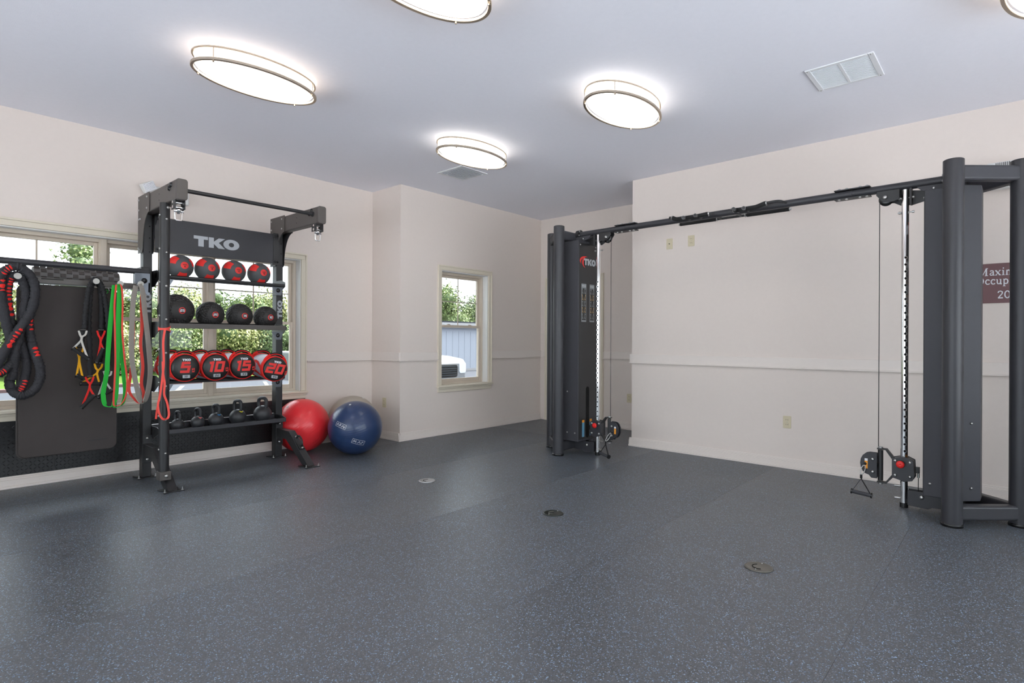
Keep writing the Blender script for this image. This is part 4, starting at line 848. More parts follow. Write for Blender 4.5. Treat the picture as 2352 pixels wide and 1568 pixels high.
# ================================================================== THINGS HUNG ON THE SIDE BAY
def ribbon(mb, pts, w, t=.004, n=6, face=None):
    P = spline(pts, n); N = len(P); vs = []
    for i, p in enumerate(P):
        tg = (P[min(i+1, N-1)] - P[max(i-1, 0)]).normalized()
        wd = face(i/(N-1), tg) if face else Vector((tg.z**2, .35 + tg.x**2, 0))
        wd = Vector(wd); wd = (wd - tg*wd.dot(tg)).normalized(); nm = tg.cross(wd).normalized()
        vs += [p + wd*w/2 + nm*t/2, p - wd*w/2 + nm*t/2, p - wd*w/2 - nm*t/2, p + wd*w/2 - nm*t/2]
    fs = [(i*4+k, i*4+(k+1) % 4, (i+1)*4+(k+1) % 4, (i+1)*4+k) for i in range(N-1) for k in range(4)] + [(0,1,2,3), (N*4-4, N*4-3, N*4-2, N*4-1)]
    return mb.add(vs, fs)
# thick sleeved rope
rp = thing('sleeved_rope', 'thick looped rope in a wrinkled black sleeve with red streaks', 'rope', (.65, 5.24, .78))
RR = .0285
for nm, path in (('A', ROPE_A), ('B', ROPE_B), ('C', ROPE_C)):
    P = spline(path, 12); rnd = random.Random(ord(nm)); ph = [rnd.uniform(-.10, .10) for _ in P]
    lp = MB().tube(P, RR, 14, rf=lambda i: 1 + .07*math.sin(i*2.2) + ph[i]).build('rope_loop', M['ropeblack'], rp)
    segs = {'A': ((34, 50), (116, 128), (126, 140), (196, 214)), 'B': ((100, 118), (118, 131), (170, 186)), 'C': ((20, 32), (44, 54), (132, 143))}[nm]
    for (a, c) in segs:
        c = min(c, len(P)-1)
        if c - a < 3: continue
        off = Vector((.004, -.011, .002))
        MB().tube([P[k] + off for k in range(a, c)], RR*.70, 10, rf=lambda i: .9 + .16*math.sin(i*2.0)).build('red_streak', M['redfabric'], lp)
# patterned foam roller in the tray
fr = thing('foam_roller', 'black foam roller with raised tread blocks lying in the hook rail tray', 'foam roller', (1.013, 5.372, 1.605))
FR, fx0, fx1, fc = .054, .75, 1.279, Vector((0, 5.372, 1.6655))
MB().cyl((fx0, fc.y, fc.z), (fx1, fc.y, fc.z), FR, 40).build('core', M['rollerfoam'], fr)
blk = mesh_only(MB().prism([(-.0155, -.0135), (.0155, -.0135), (.0155, .0135), (-.0155, .0135)], (0, 0, 0), (1,0,0), (0,1,0), (0,0,.0065)), 'tread_block', M['matfoam'])
for r in range(12):
    a = 2*pi*r/12; nrm = Vector((0, math.cos(a), math.sin(a)))
    for k in range(14):
        if (k + r) % 2: continue
        p = Vector((fx0 + .021 + k*.0375, fc.y, fc.z)) + nrm*(FR-.001)
        R_ = Matrix(((1,0,0), (0, -math.sin(a), math.cos(a)), (0, math.cos(a), math.sin(a))))
        cols = Matrix((Vector((1,0,0)), nrm.cross(Vector((1,0,0))), nrm)).transposed()
        inst(blk, 'tread_block', p, fr, cols.to_quaternion())
# exercise mats hung below the rail
for i, (y, dx, dz, lab) in enumerate(((5.335, 0, 0, 'front charcoal exercise mat with rounded corners hung from the hook rail'), (5.351, -.012, -.006, 'second charcoal exercise mat just behind the front mat'))):
    root = thing('exercise_mat', lab, 'exercise mat', (.97 + dx, y, .33), 'hung exercise mats')
    w, h = .595, 1.262
    MB().prism(rrect(w, h, .045, 6, .9695 + dx, .329 + h/2 + dz), (0, y, 0), (1,0,0), (0,0,1), (0,.012,0)).build('mat', M['matfoam'], root, bevel=.004)
    if i == 0:
        for ex in (.75, 1.19):
            MB().ring(.010, .010, .017, .017, (ex, y-.0005, 1.565), (1,0,0), (0,0,1), (0,-.002,0), 20).build('eyelet', M['chrome'], root)
            MB().tube([(ex + .02*math.cos(t/8*pi), y - .006, 1.572 + .030*math.sin(t/8*pi)) for t in range(9)], .0025, 6).build('hanging_ring', M['chrome'], root)
        MB().box(1.08, 1.205, y-.0006, y-.0001, .405, .412).build('embossed_line', M['rubber'], root)
# resistance tubes
def res_tube(lab, path, col, hs, name='resistance_tube'):
    root = thing(name, lab, 'resistance tube', path[0], 'resistance tubes on the hook')
    P = spline(path, 14)
    MB().tube(P, .0165, 12, rf=lambda i: 1.0 + .22*math.sin(i*2.1)).build('sleeve', M['sleeve'], root)
    for (A, B, G) in hs:
        for s in (A, B): ribbon(MB(), s, .013, .003, 6, lambda t, g: (1, .3, .2)).build('strap', M[col], root)
        g0, g1 = Vector(G[0]), Vector(G[1]); d = (g1-g0).normalized()
        g = MB().cyl(g0, g1, .0145, 16).build('grip', M['foamgrip'], root)
        MB().cyl(g0 - d*.004, g0 + d*.003, .016, 14).build('end_cap', M['blackgloss'], g); MB().cyl(g1 - d*.003, g1 + d*.004, .016, 14).build('end_cap', M['blackgloss'], g)
        c0 = (Vector(A[0]) + Vector(B[0]))/2
        MB().cyl(c0 + V(-.018,0,.004), c0 + V(.018,0,.004), .009, 10).build('clip', M['blackgloss'], root)
res_tube('black sleeved resistance tube with pale grey handle straps', TUBE1, 'whitefabric', [(HWHITE1_A, HWHITE1_B, HWHITE1_G), (HWHITE2_A, HWHITE2_B, HWHITE2_G)])
res_tube('black sleeved resistance tube with red handle straps', TUBE2, 'redfabric', [(HRED1_A, HRED1_B, HRED1_G), (HRED2_A, HRED2_B, HRED2_G)])
yt = 'black sleeved resistance tube with yellow handle straps'
res_tube(yt, TUBE3, 'yellow', [(HYEL1_A, HYEL1_B, HYEL1_G), (HYEL2_A, HYEL2_B, HYEL2_G)])
# flat loop bands
def band(name, lab, path, m, w, edge=None, face=None):
    root = thing(name, lab, 'resistance band', path[0], 'flat loop bands on the hooks')
    ribbon(MB(), path, w, .0035, 7, face).build('loop', M[m], root)
    return root
g1 = band('loop_band', 'wide bright green loop band nearest the resistance tubes', GREEN1, 'green', .034)
g2 = band('loop_band', 'narrower green loop band hanging behind the wide green one', GREEN2, 'green', .028)
MB().box(1.272, 1.279, 5.163, 5.166, 1.02, 1.10).build('size_print', M['whiteprint'], g2)
band('loop_band', 'thin coral loop band hanging with the green bands', CORAL, 'coral', .012)
band('loop_band', 'wide grey loop band on the hook next to the upright', GREY, 'greyband', .040)
band('loop_band', 'coral red loop band hanging inside the grey band', RED, 'coral', .024)
tb = thing('loop_band', 'thin red band knotted around the round pole', 'resistance band', (1.49, 4.94, .55), 'flat loop bands on the hooks')
wrap = []
for k in range(25):
    a = 2*pi*k/24; wrap.append((PX + (PR+.004)*math.cos(a), PY + (PR+.004)*math.sin(a), 1.285 + .012*math.sin(a+.6)))
ribbon(MB(), wrap, .014, .004, 2, lambda t, g: (0,0,1)).build('knot_wrap', M['coral'], tb)
wrap2 = [(x, y, 2*1.272 - z) for (x, y, z) in wrap]
ribbon(MB(), wrap2, .012, .004, 2, lambda t, g: (0,0,1)).build('knot_wrap', M['coral'], tb)
ribbon(MB(), TIE_C, .015, .004, 6, lambda t, g: (1, -.25, .3)).build('hanging_loop', M['coral'], tb)
ribbon(MB(), TIE_D, .014, .004, 6, lambda t, g: (1, .3, 0)).build('loose_end', M['coral'], tb)
# ================================================================== EXERCISE BALLS
def gym_ball(c, R, m, lab, axis):
    c = Vector(c); root = thing('exercise_ball', lab, 'exercise ball', (c.x, c.y, 0), 'exercise balls by the window')
    q = Vector(axis).to_track_quat('Z', 'Y').to_matrix(); N = 150; prof = []
    for i in range(N+1):
        a = pi*i/N; g = 1 - (.0022 if i % 4 == 0 else 0); prof.append((R*g*math.sin(a), R*g*math.cos(a)))
    MB().lathe(prof, c, 72, q).build('ball', m, root)
    MB().lathe([(.012, 0), (.012, .003), (.007, .005), (0, .005)], c + q @ Vector((0,0,R-.002)), 14, q).build('valve_plug', M['whiteplastic'], root)
    return root, c
gym_ball((3.014, 5.670, .281), .280, M['ballred'], 'glossy red exercise ball beside the rack leg', (-.62, -.1, .72))
rb, bc = gym_ball((3.322, 5.145, .277), .276, M['ballblue'], 'navy blue exercise ball with white printed boxes', (-.35, -.2, .9))
gym_ball((3.622, 5.664, .276), .275, M['ballgrey'], 'silver grey exercise ball in the corner behind the blue one', (.3, -.3, .9))
def ball_box(n, rotv, w, h, marks):
    mb = MB(); f = sph_f(bc, .276, n, rotv, 1, .0006, .0006, -w/2, -h/2)
    K = 8
    def ln(a, b): stroke(mb, [(a[0] + (b[0]-a[0])*k/K, a[1] + (b[1]-a[1])*k/K) for k in range(K+1)], .0022, f)
    ln((0,0),(w,0)); ln((w,0),(w,h)); ln((w,h),(0,h)); ln((0,h),(0,0))
    for mk in marks: stroke(mb, mk, .004, f)
    mb.build('printed_box', M['whiteprint'], rb)
ball_box((-.88, -.43, .22), (.42, -.2, 1), .12, .045, [[(.012,.012),(.022,.034),(.032,.012)], [(.045,.01),(.045,.034),(.058,.034),(.058,.02),(.045,.02)], [(.07,.01),(.085,.03),(.10,.012),(.108,.03)]])
ball_box((-.42, -.86, -.42), (.30, -.1, 1), .13, .05, [[(.012,.012),(.018,.036),(.028,.020),(.038,.036),(.044,.012)], [(.060,.012),(.075,.036),(.09,.012)], [(.098,.012),(.104,.036),(.118,.03)]])
# ================================================================== CABLE CROSSOVER MACHINE (local frame)
cm = thing('cable_crossover_machine', 'two-tower charcoal cable crossover machine with overhead pull-up beam', 'cable machine', (4.985, 1.924, 0), local=True, rotz=math.radians(-1.05))
BZ = 2.333
def mir(poly, s): return [(x, y*s) for x, y in poly]
def miz(poly, s): return [(y*s, z) for y, z in poly]
for s in (1, -1):
    A, B, C = (-.283, 1.63*s), (.018, 1.957*s), (.300, 1.63*s)
    for (px, py) in (A, B, C):
        MB().cyl((px, py, .012), (px, py, 2.385), .057, 36).build('post', M['grey_steel'], cm, bevel=.004)
        MB().lathe([(0, .0005), (.0605, .0005), (.0605, .018), (.057, .022), (0, .022)], (px, py, 0), 36).build('foot_cap', M['blackgloss'], cm)
        MB().lathe([(.0565, 0), (.0565, .004), (.050, .008), (0, .009)], (px, py, 2.385), 36).build('top_cap', M['black'], cm)
    for (P0, P1) in ((A, B), (B, C), (A, C)):
        d = (Vector((*P1, 0)) - Vector((*P0, 0))).normalized()
        for z, h in ((2.303, .098), (.090, .096)):
            a = Vector((*P0, z)) + d*.030; c = Vector((*P1, z)) - d*.030
            MB().beam(a, c, .075, h).build('beam', M['grey_steel'] if z < 1 else M['shroud'], cm, bevel=.016, seg=3)
    # shroud with chamfered outer corners
    sh = MB().prism(mir([(-.165, 1.462), (.165, 1.462), (.165, 1.67), (.075, 1.762), (-.075, 1.762), (-.165, 1.67)], s), (0, 0, .142), (1,0,0), (0,1,0), (0,0,2.105)).build('weight_stack_shroud', M['shroud'], cm, bevel=.005)
    yf = 1.462*s; n = Vector((0, -s, 0)); u = Vector((s, 0, 0)); z = Vector((0,0,1))   # face towards the machine centre
    o = Vector((0, yf, 0))
    MB().box(-.158, .158, min(yf, yf - s*.003), max(yf, yf - s*.003), .16, 2.22).build('front_panel', M['black'], sh, bevel=.001)
    o = o + n*.0032
    pf = lambda x0, z0, sx, sz: (lambda x, y, l: o + u*(x0 + x*sx) + z*(z0 + y*sz) + n*(.0006 + .0008*l))
    mb = MB(); tko(mb, pf(-.075, 1.995, .064, .068)); mb.build('lettering', M['silver'], sh)
    for (rr, w0, cx0, cz0, a0, a1, ys) in ((.100, .034, -.050, 2.036, 68, 222, .50), (.068, .026, -.040, 2.022, 98, 262, .84)):
        mb = MB(); pts = []
        K = 16; outer = []; inner = []
        for k in range(K+1):
            t = math.radians(a0 + (a1-a0)*k/K); wd = w0*math.sin(pi*(k/K)**.8)
            outer.append((cx0 + rr*math.cos(t), cz0 + rr*ys*math.sin(t))); inner.append((cx0 + (rr-wd)*math.cos(t), cz0 + (rr-wd*.8)*ys*math.sin(t)))
        for k in range(K):
            q4 = [outer[k], inner[k], inner[k+1], outer[k+1]]
            vs = [o + u*x + z*y_ + n*.0006 for x, y_ in q4] + [o + u*x + z*y_ + n*.0012 for x, y_ in q4]
            mb.add(vs, [(0,1,2,3), (7,6,5,4), (0,4,5,1), (1,5,6,2), (2,6,7,3), (3,7,4,0)])
        mb.build('swoosh', M['redprint'], sh)
    for x0 in (-.118, .030):
        pc = MB().prism(rrect(.086, .40, .004, 3, x0 + .043, 1.595), o, u, z, n*.0015).build('exercise_placard', M['placard'], sh)
        MB().prism(rrect(.072, .335, .004, 3, x0 + .043, 1.580), o + n*.0015, u, z, n*.0006).build('placard_field', M['rubber'], pc)
        rnd = random.Random(3 if x0 < 0 else 5)
        for k in range(5):
            fz = 1.445 + k*.066; fg = MB()
            for xx, col in ((x0 + .022, 0), (x0 + .060, 1)):
                lean = rnd.uniform(-.008, .008)
                for st in ([(xx, fz), (xx + lean, fz + .026)], [(xx + lean, fz + .026), (xx + lean*1.6, fz + .040)], [(xx, fz), (xx - .008, fz - .020)], [(xx, fz), (xx + .009, fz - .020)], [(xx + lean, fz + .026), (xx + .014*(1 if col else -1), fz + .030)]):
                    stroke(fg, st, .0055, lambda a, b, l: o + u*a + z*b + n*(.0022 + .0004*l))
            fg.build('figure_print', M['tan_print'] if k % 2 else M['placard'], pc)
        mb = MB(); f = pf(0, 0, 1, 1)
        for k in range(8): stroke(mb, [(x0 + .010 + k*.0085, 1.766), (x0 + .015 + k*.0085, 1.778)], .003, lambda a, b, l: o + u*a + z*b + n*(.0016 + .0004*l))
        mb.build('lettering', M['whiteprint'], pc)
    MB().prism(rrect(.058, .54, .029, 7, 0, .44), o, u, z, n*.0008).build('weight_slot', M['dark'], sh)
    for x0 in (-.075, .062):
        st = MB().prism([(x0-.020, .185), (x0+.020, .185), (x0+.020, .335), (x0-.020, .335)], o, u, z, n*.0008).build('blue_label', M['bluest'], sh)
        MB().prism([(x0-.020, .335), (x0+.020, .335), (x0+.020, .362), (x0-.020, .362)], o, u, z, n*.0008).build('orange_label', M['orange'], sh)
    bolts(cm, [(-.166, 1.60*s, .66), (-.166, 1.60*s, .23), (-.166, 1.50*s, .23)], (-1,0,0), .008)
    bolts(cm, [o + u*x0 + z*z0 for x0, z0 in ((-.14, 2.20), (.14, 2.20))], n, .007)
    dch = Vector((-.7, .7*s, 0)).normalized(); bolts(cm, [(-.122, 1.717*s, .66), (-.122, 1.717*s, .23)], dch, .008)
    # guide tube with adjustment holes
    G = Vector((.003, 1.33*s, 0))
    MB().cyl(G + V(0,0,.03), G + V(0,0,2.305), .0235, 28).build('guide_tube', M['chrome'], cm)
    MB().cyl(G + V(0,0,.0005), G + V(0,0,.034), .026, 24).build('guide_foot', M['blackgloss'], cm)
    hd = Vector((-.94, -.33, 0)).normalized(); hm = MB(); hmr = MB()
    for k in range(33):
        zc = .21 + k*.05; p = G + hd*.0230 + V(0,0,zc)
        hm.cyl(p, p + hd*.0014, .0075, 12); a_ = hd.cross(V(0,0,1))
        hmr.ring(.0076, .0076, .0105, .0105, p + hd*.0002, a_, (0,0,1), hd*.0010, 16)
    hm.build('hole_row', M['dark'], cm)['kind'] = 'stuff'; hmr.build('hole_rims', M['chrome'], cm)['kind'] = 'stuff'
    # head bracket, top pulley, foot arm
    MB().prism(miz([(1.60, 2.262), (1.30, 2.312), (1.16, 2.312), (1.155, 2.285), (1.195, 2.235), (1.26, 2.225), (1.30, 2.20), (1.375, 2.195), (1.46, 2.215), (1.60, 2.235)], s), (.028, 0, 0), (0,1,0), (0,0,1), (.008,0,0)).build('head_bracket', M['black'], cm, bevel=.002)
    MB().prism(miz([(1.300, 2.312), (1.16, 2.312), (1.155, 2.285), (1.195, 2.235), (1.26, 2.225), (1.300, 2.238)], s), (-.036, 0, 0), (0,1,0), (0,0,1), (.008,0,0)).build('pulley_cheek', M['black'], cm, bevel=.002)
    MB().prism(miz([(1.60, 2.305), (1.40, 2.305), (1.43, 2.275), (1.47, 2.258), (1.60, 2.252)], s), (-.036, 0, 0), (0,1,0), (0,0,1), (.008,0,0)).build('bracket_tab', M['shroud'], cm, bevel=.002)
    MB().box(-.030, .028, min(1.358*s, 1.372*s), max(1.358*s, 1.372*s), 2.19, 2.308).build('tube_clamp', M['black'], cm, bevel=.002)
    pu = MB().lathe([(.012, -.013), (.044, -.013), (.046, -.009), (.038, -.003), (.038, .003), (.046, .009), (.044, .013), (.012, .013)], (0, 1.212*s, 2.252), 30, Matrix.Rotation(pi/2, 3, 'Y')).build('pulley', M['blackgloss'], cm)
    bolts(cm, [(-.036, 1.212*s, 2.262)], (-1,0,0), .016); bolts(cm, [(-.036, 1.50*s, 2.280)], (-1,0,0), .009)
    for zc in (2.245, 2.14):
        MB().cyl(G + V(-.004, .045, zc), G + V(-.004, -.050, zc), .005, 10).cyl(G + V(-.004, -.042, zc), G + V(-.004, -.055, zc), .009, 10).cyl(G + V(-.004, .025, zc), G + V(-.004, .040, zc), .010, 6).build('cross_bolt', M['steel'], cm)
    for x in (-.034, .030):
        MB().prism(miz([(1.355, .028), (1.355, .135), (1.455, .135), (1.475, .150), (1.62, .150), (1.62, .040), (1.50, .034), (1.475, .020)], s), (x, 0, 0), (0,1,0), (0,0,1), (.007,0,0)).build('foot_arm', M['grey_steel'], cm, bevel=.002)
    MB().lathe([(.010, -.012), (.050, -.012), (.043, 0), (.050, .012), (.010, .012)], (0, 1.46*s, .085), 28, Matrix.Rotation(pi/2, 3, 'Y')).build('pulley', M['blackgloss'], cm)
    bolts(cm, [(-.034, 1.44*s, .098)], (-1,0,0), .015)
    for zc in (.062, .150):
        MB().cyl(G + V(0, -.022*s, zc), G + V(-.002, -.058*s, zc), .008, 10).build('stop_pin', M['steel'], cm)
    # sliding carriage
    kz = .283
    out = [(1.262, kz-.070), (1.262, kz+.070), (1.300, kz+.082), (1.345, kz+.088), (1.392, kz+.066), (1.398, kz-.052), (1.385, kz-.078), (1.335, kz-.092), (1.30, kz-.080)]
    ca = MB()
    for x in (-.044, .038): ca.prism(miz(out, s), (x, 0, 0), (0,1,0), (0,0,1), (.009,0,0))
    ca.prism(miz([(1.268, kz-.066), (1.268, kz+.066), (1.305, kz+.080), (1.306, kz-.078)], s), (-.036, 0, 0), (0,1,0), (0,0,1), (.075,0,0))
    ca.prism(miz([(1.355, kz-.080), (1.355, kz+.080), (1.388, kz+.062), (1.392, kz-.05)], s), (-.036, 0, 0), (0,1,0), (0,0,1), (.075,0,0))
    car = ca.build('carriage', M['grey_steel'], cm, bevel=.003)
    for (y, zz_) in ((1.283, .055), (1.283, -.050), (1.372, .052), (1.372, -.050)):
        inst(BOLT, 'bolt', (-.044, y*s, kz+zz_), car, Vector((-1,0,0)).to_track_quat('Z', 'Y'), (.011,)*3)
    MB().lathe([(.008, 0), (.008, .018), (.019, .020), (.026, .026), (.026, .034), (.022, .040), (.004, .040), (0, .038)], (-.044, 1.318*s, kz+.036), 26, Matrix.Rotation(-pi/2, 3, 'Y')).build('pull_pin_knob', M['red'], car)
    MB().box(-.018, .012, min(1.398*s, 1.424*s), max(1.398*s, 1.424*s), kz-.022, kz+.022).build('cable_anchor', M['blackgloss'], car, bevel=.003)
    MB().cyl((-.004, 1.416*s, kz-.055), (-.004, 1.416*s, kz-.022), .008, 10).build('cable_ferrule', M['steel'], car)
    MB().cyl((-.004, 1.416*s, .13), (-.004, 1.416*s, kz-.05), .0025, 8).build('cable', M['blackgloss'], cm)
    # swivel yoke and pulley housing
    yk = MB()
    for zc, zs in ((kz+.118, 1), (kz-.118, -1)):
        yk.prism(miz([(1.165, 0), (1.165, .010), (1.225, .010), (1.268, -.045), (1.268, -.062), (1.258, -.060), (1.218, 0)], s), (-.022, 0, zc), (0,1,0), (0,0,zs), (.044,0,0))
    yk.build('yoke', M['black'], car, bevel=.002)
    MB().cyl((-.0, 1.185*s, kz-.112), (0, 1.185*s, kz+.112), .0175, 18).build('pivot_tube', M['black'], car)
    for zc in (kz+.128, kz-.138): MB().cyl((0, 1.185*s, zc), (0, 1.185*s, zc+.010), .016, 14).build('pivot_nut', M['steel'], car)
    ho = [(1.168, kz-.098), (1.168, kz+.088), (1.13, kz+.088)] + [(1.115 - .057*math.sin(t/8*pi), kz + .005 + .083*math.cos(t/8*pi)) for t in range(9)] + [(1.13, kz-.098)]
    hs = MB()
    for x in (-.028, .018): hs.prism(miz(ho, s), (x, 0, 0), (0,1,0), (0,0,1), (.008,0,0))
    hso = hs.build('pulley_housing', M['grey_steel'], car, bevel=.003)
    MB().lathe([(.010, -.014), (.048, -.014), (.040, 0), (.048, .014), (.010, .014)], (-.001, 1.125*s, kz), 28, Matrix.Rotation(pi/2, 3, 'Y')).build('pulley', M['blackgloss'], hso)
    MB().prism([(-.010, -.045), (.010, -.045), (.010, .012), (-.010, .012)], (-.0281, 1.098*s, kz+.012), (0,1,0), (0,0,1), (-.0006,0,0)).build('warning_label', M['orange'], hso)
    MB().prism([(-.010, .012), (.010, .012), (.010, .030), (-.010, .030)], (-.0281, 1.098*s, kz+.012), (0,1,0), (0,0,1), (-.0006,0,0)).build('warning_label_head', M['whiteprint'], hso)
    for zz_ in (.042, -.052): inst(BOLT, 'bolt', (-.028, 1.140*s, kz+zz_), hso, Vector((-1,0,0)).to_track_quat('Z', 'Y'), (.011,)*3)
    MB().cyl((0, 1.172*s, kz+.10), (0, 1.172*s, 2.27), .0028, 8).build('cable', M['blackgloss'], cm)
    # splice sleeve with bolts
    yc = .995*s
    MB().box(-.036, .036, yc-.12, yc+.12, BZ+.028, BZ+.038).box(-.036, .036, yc-.12, yc+.12, BZ-.038, BZ-.028).build('splice_plate', M['black'], cm, bevel=.003)
    for dy in (-.10, -.055, .035, .085):
        bolts(cm, [(-.027, yc+dy, BZ+.037)], (0,0,1), .011); bolts(cm, [(-.027, yc+dy, BZ-.037)], (0,0,-1), .011)
    MB().cyl((0, 1.552*s, BZ), (0, 1.595*s, BZ), .048, 24).build('beam_flange', M['black'], cm)
    bolts(cm, [(-.030, 1.552*s, BZ+.030), (-.038, 1.552*s, BZ-.012)], (0,-s,0), .009)
for (a, c) in ((-1.555, -.995), (-.993, .993), (.995, 1.555)):
    MB().cyl((0, a, BZ), (0, c, BZ), .030, 28).build('overhead_beam', M['grey_steel'], cm)
# pull-up grips on the overhead beam
def loc(x, y, z_):  # world -> machine frame
    a = math.radians(1.05); dx, dy = x - 4.985, y - 1.924
    return Vector((dx*math.cos(a) - dy*math.sin(a), dx*math.sin(a) + dy*math.cos(a), z_))
bb = [loc(5.2, y, 2.336) for y in (2.435, 2.085, 1.80, 1.446)]
MB().cyl(bb[0], bb[3], .012, 14).build('rear_grip_bar', M['black'], cm)
for (i, j) in ((0, 1), (2, 3)): MB().cyl(bb[i], bb[j], .0175, 18).build('foam_grip', M['foamgrip'], cm)
for p, dr in ((bb[0], 1), (bb[3], -1)): MB().cyl(p, p + V(0, .014*dr, 0), .012, 14).build('grip_end', M['steel'], cm)
for i in (1, 2): MB().cyl(bb[i] + V(0, .012*(-1 if i == 1 else 1), 0), bb[i] + V(0, .016*(-1 if i == 1 else 1), 0), .019, 14).build('grip_end', M['steel'], cm)
for y in (2.03, 1.85):
    p = loc(5.2, y, 2.336); MB().tube([p, p + V(-.10, 0, .0), V(.028, p.y, BZ)], .011, 10).build('grip_strut', M['black'], cm)
fg = [[(4.865,2.385,2.338),(4.862,2.355,2.330),(4.858,2.291,2.310),(4.860,2.15,2.312),(4.868,2.018,2.322),(4.90,1.985,2.33)], [(4.90,1.83,2.335),(4.868,1.805,2.322),(4.858,1.72,2.312),(4.858,1.617,2.316),(4.862,1.53,2.338),(4.89,1.44,2.345),(4.955,1.40,2.335)]]
for k, pth in enumerate(fg):
    pp = spline([loc(*p) for p in pth], 6)
    MB().tube(pp, .011, 10).build('front_grip_bar', M['black'], cm)
    a, c = (6, 25) if k == 0 else (7, 25)
    MB().tube(pp[a:c], .0185, 14).build('foam_grip', M['foamgrip'], cm)
    for e in (a, c-1):
        dv = (pp[min(e+1, len(pp)-1)] - pp[e-1]).normalized(); MB().cyl(pp[e] - dv*.004, pp[e] + dv*.004, .0205, 14).build('grip_end', M['steel'], cm)
for (y, zq) in ((2.236, 2.308), (2.126, 2.313), (1.79, 2.318), (1.706, 2.313)):
    p = loc(4.865, y, zq); e = V(-.075, -.02, -.004)
    MB().cyl(V(-.02, p.y, BZ-.01), p + e, .013, 14).build('stub_grip', M['black'], cm)
    MB().lathe([(0, .001), (.006, .001), (.007, .004), (.0165, .004), (.0165, .010), (0, .010)], p + e, 18, (-e).to_track_quat('Z', 'Y').to_matrix()).build('grip_end', M['endplug'], cm)
# strap handles clipped to the pulleys (things of their own)
def strap_handle(lab, clip, y_mid, z_mid, ga, gb, base):
    root = thing('strap_handle', lab, 'cable handle', base, 'cable machine strap handles')
    ga, gb, cl = Vector(ga), Vector(gb), Vector(clip); mid = Vector(((ga.x+gb.x)/2, y_mid, z_mid))
    lpn = []
    for k in range(17):
        t = 2*pi*k/16; ax = (mid - cl); L = ax.length/2; axn = ax.normalized(); sd_ = axn.cross(Vector((1, .1, 0))).normalized()
        lpn.append((cl + mid)/2 + axn*L*.92*math.cos(t) + sd_*.013*math.sin(t))
    MB().tube(lpn[:-1], .0035, 8, closed=True).build('carabiner', M['steel'], root)
    MB().sphere(cl + (cl - mid).normalized()*.012, .012, 14, 8).build('cable_stop', M['rubber'], root)
    j = mid + V(0, 0, -.028)
    ribbon(MB(), [mid, j], .016, .004, 3, lambda t, g: (.3, 1, 0)).build('strap_loop', M['sleeve'], root)
    for g in (ga, gb): ribbon(MB(), [mid + V(0,0,-.01), j, j + (g - j)*.6, g], .016, .003, 5, lambda t, g_: (1, 0, .1)).build('strap', M['sleeve'], root)
    d = (gb - ga).normalized()
    gr = MB().cyl(ga, gb, .0150, 18).build('grip', M['shroud'], root)
    MB().cyl(ga - d*.006, ga + d*.002, .0205, 16).build('end_cap', M['blackgloss'], gr); MB().cyl(gb - d*.002, gb + d*.006, .0205, 16).build('end_cap', M['blackgloss'], gr)
strap_handle('strap handle with grey grip hanging at the right tower carriage', (4.935, .836, .275), .852, .205, (4.90, .912, .072), (4.90, .787, .060), (4.90, .85, .04))
strap_handle('strap handle with grey grip hanging at the left tower carriage', (4.965, 3.062, .262), 3.085, .178, (4.93, 3.17, .046), (4.87, 3.03, .036), (4.90, 3.1, .015))
# ================================================================== OUTSIDE
GZ = -.30
g = MB().box(-40, 60, -40, 20.4, GZ-.2, GZ).box(14.0, 60, 20.4, 45, GZ-.2, GZ).build('ground', M['asphalt']); tag(g, 'pale grey parking lot outside the windows', 'parking lot', kind='structure')
lw = MB(); lw.add([(-30,20.6,GZ+.06),(14,20.6,GZ+.06),(14,24,GZ+.35),(-30,24,GZ+.35),(14,60,GZ+.6),(-30,60,GZ+.6),(-30,20.6,GZ-.2),(14,20.6,GZ-.2)], [(0,1,2,3),(3,2,4,5),(6,7,1,0)])
tag(lw.build('lawn', M['grass']), 'green lawn rising beyond the parking lot', 'lawn', kind='structure')
tag(MB().box(-30, 14, 20.38, 20.6, GZ-.1, GZ+.10).build('kerb', M['curb'], bevel=.02), 'long pinkish kerb between parking lot and lawn', 'kerb', kind='structure')
tag(MB().box(-22, X0-.25, -22, 9, GZ-.05, GZ+.02).box(X0-.25, 20, -22, Y0-.25, GZ-.05, GZ+.02).build('bounce_slab', M['concrete']), 'added unseen pale terrace behind the camera', 'bounce_slab', kind='structure')  # unseen reflector added to bounce sunlight up onto the ceiling
for k in range(9):
    x = -1.0 + k*2.6
    MB().beam((x, 14.2, GZ+.004), (x+2.2, 19.6, GZ+.004), .12, .006).build('parking_stripe', M['stripe'], g)
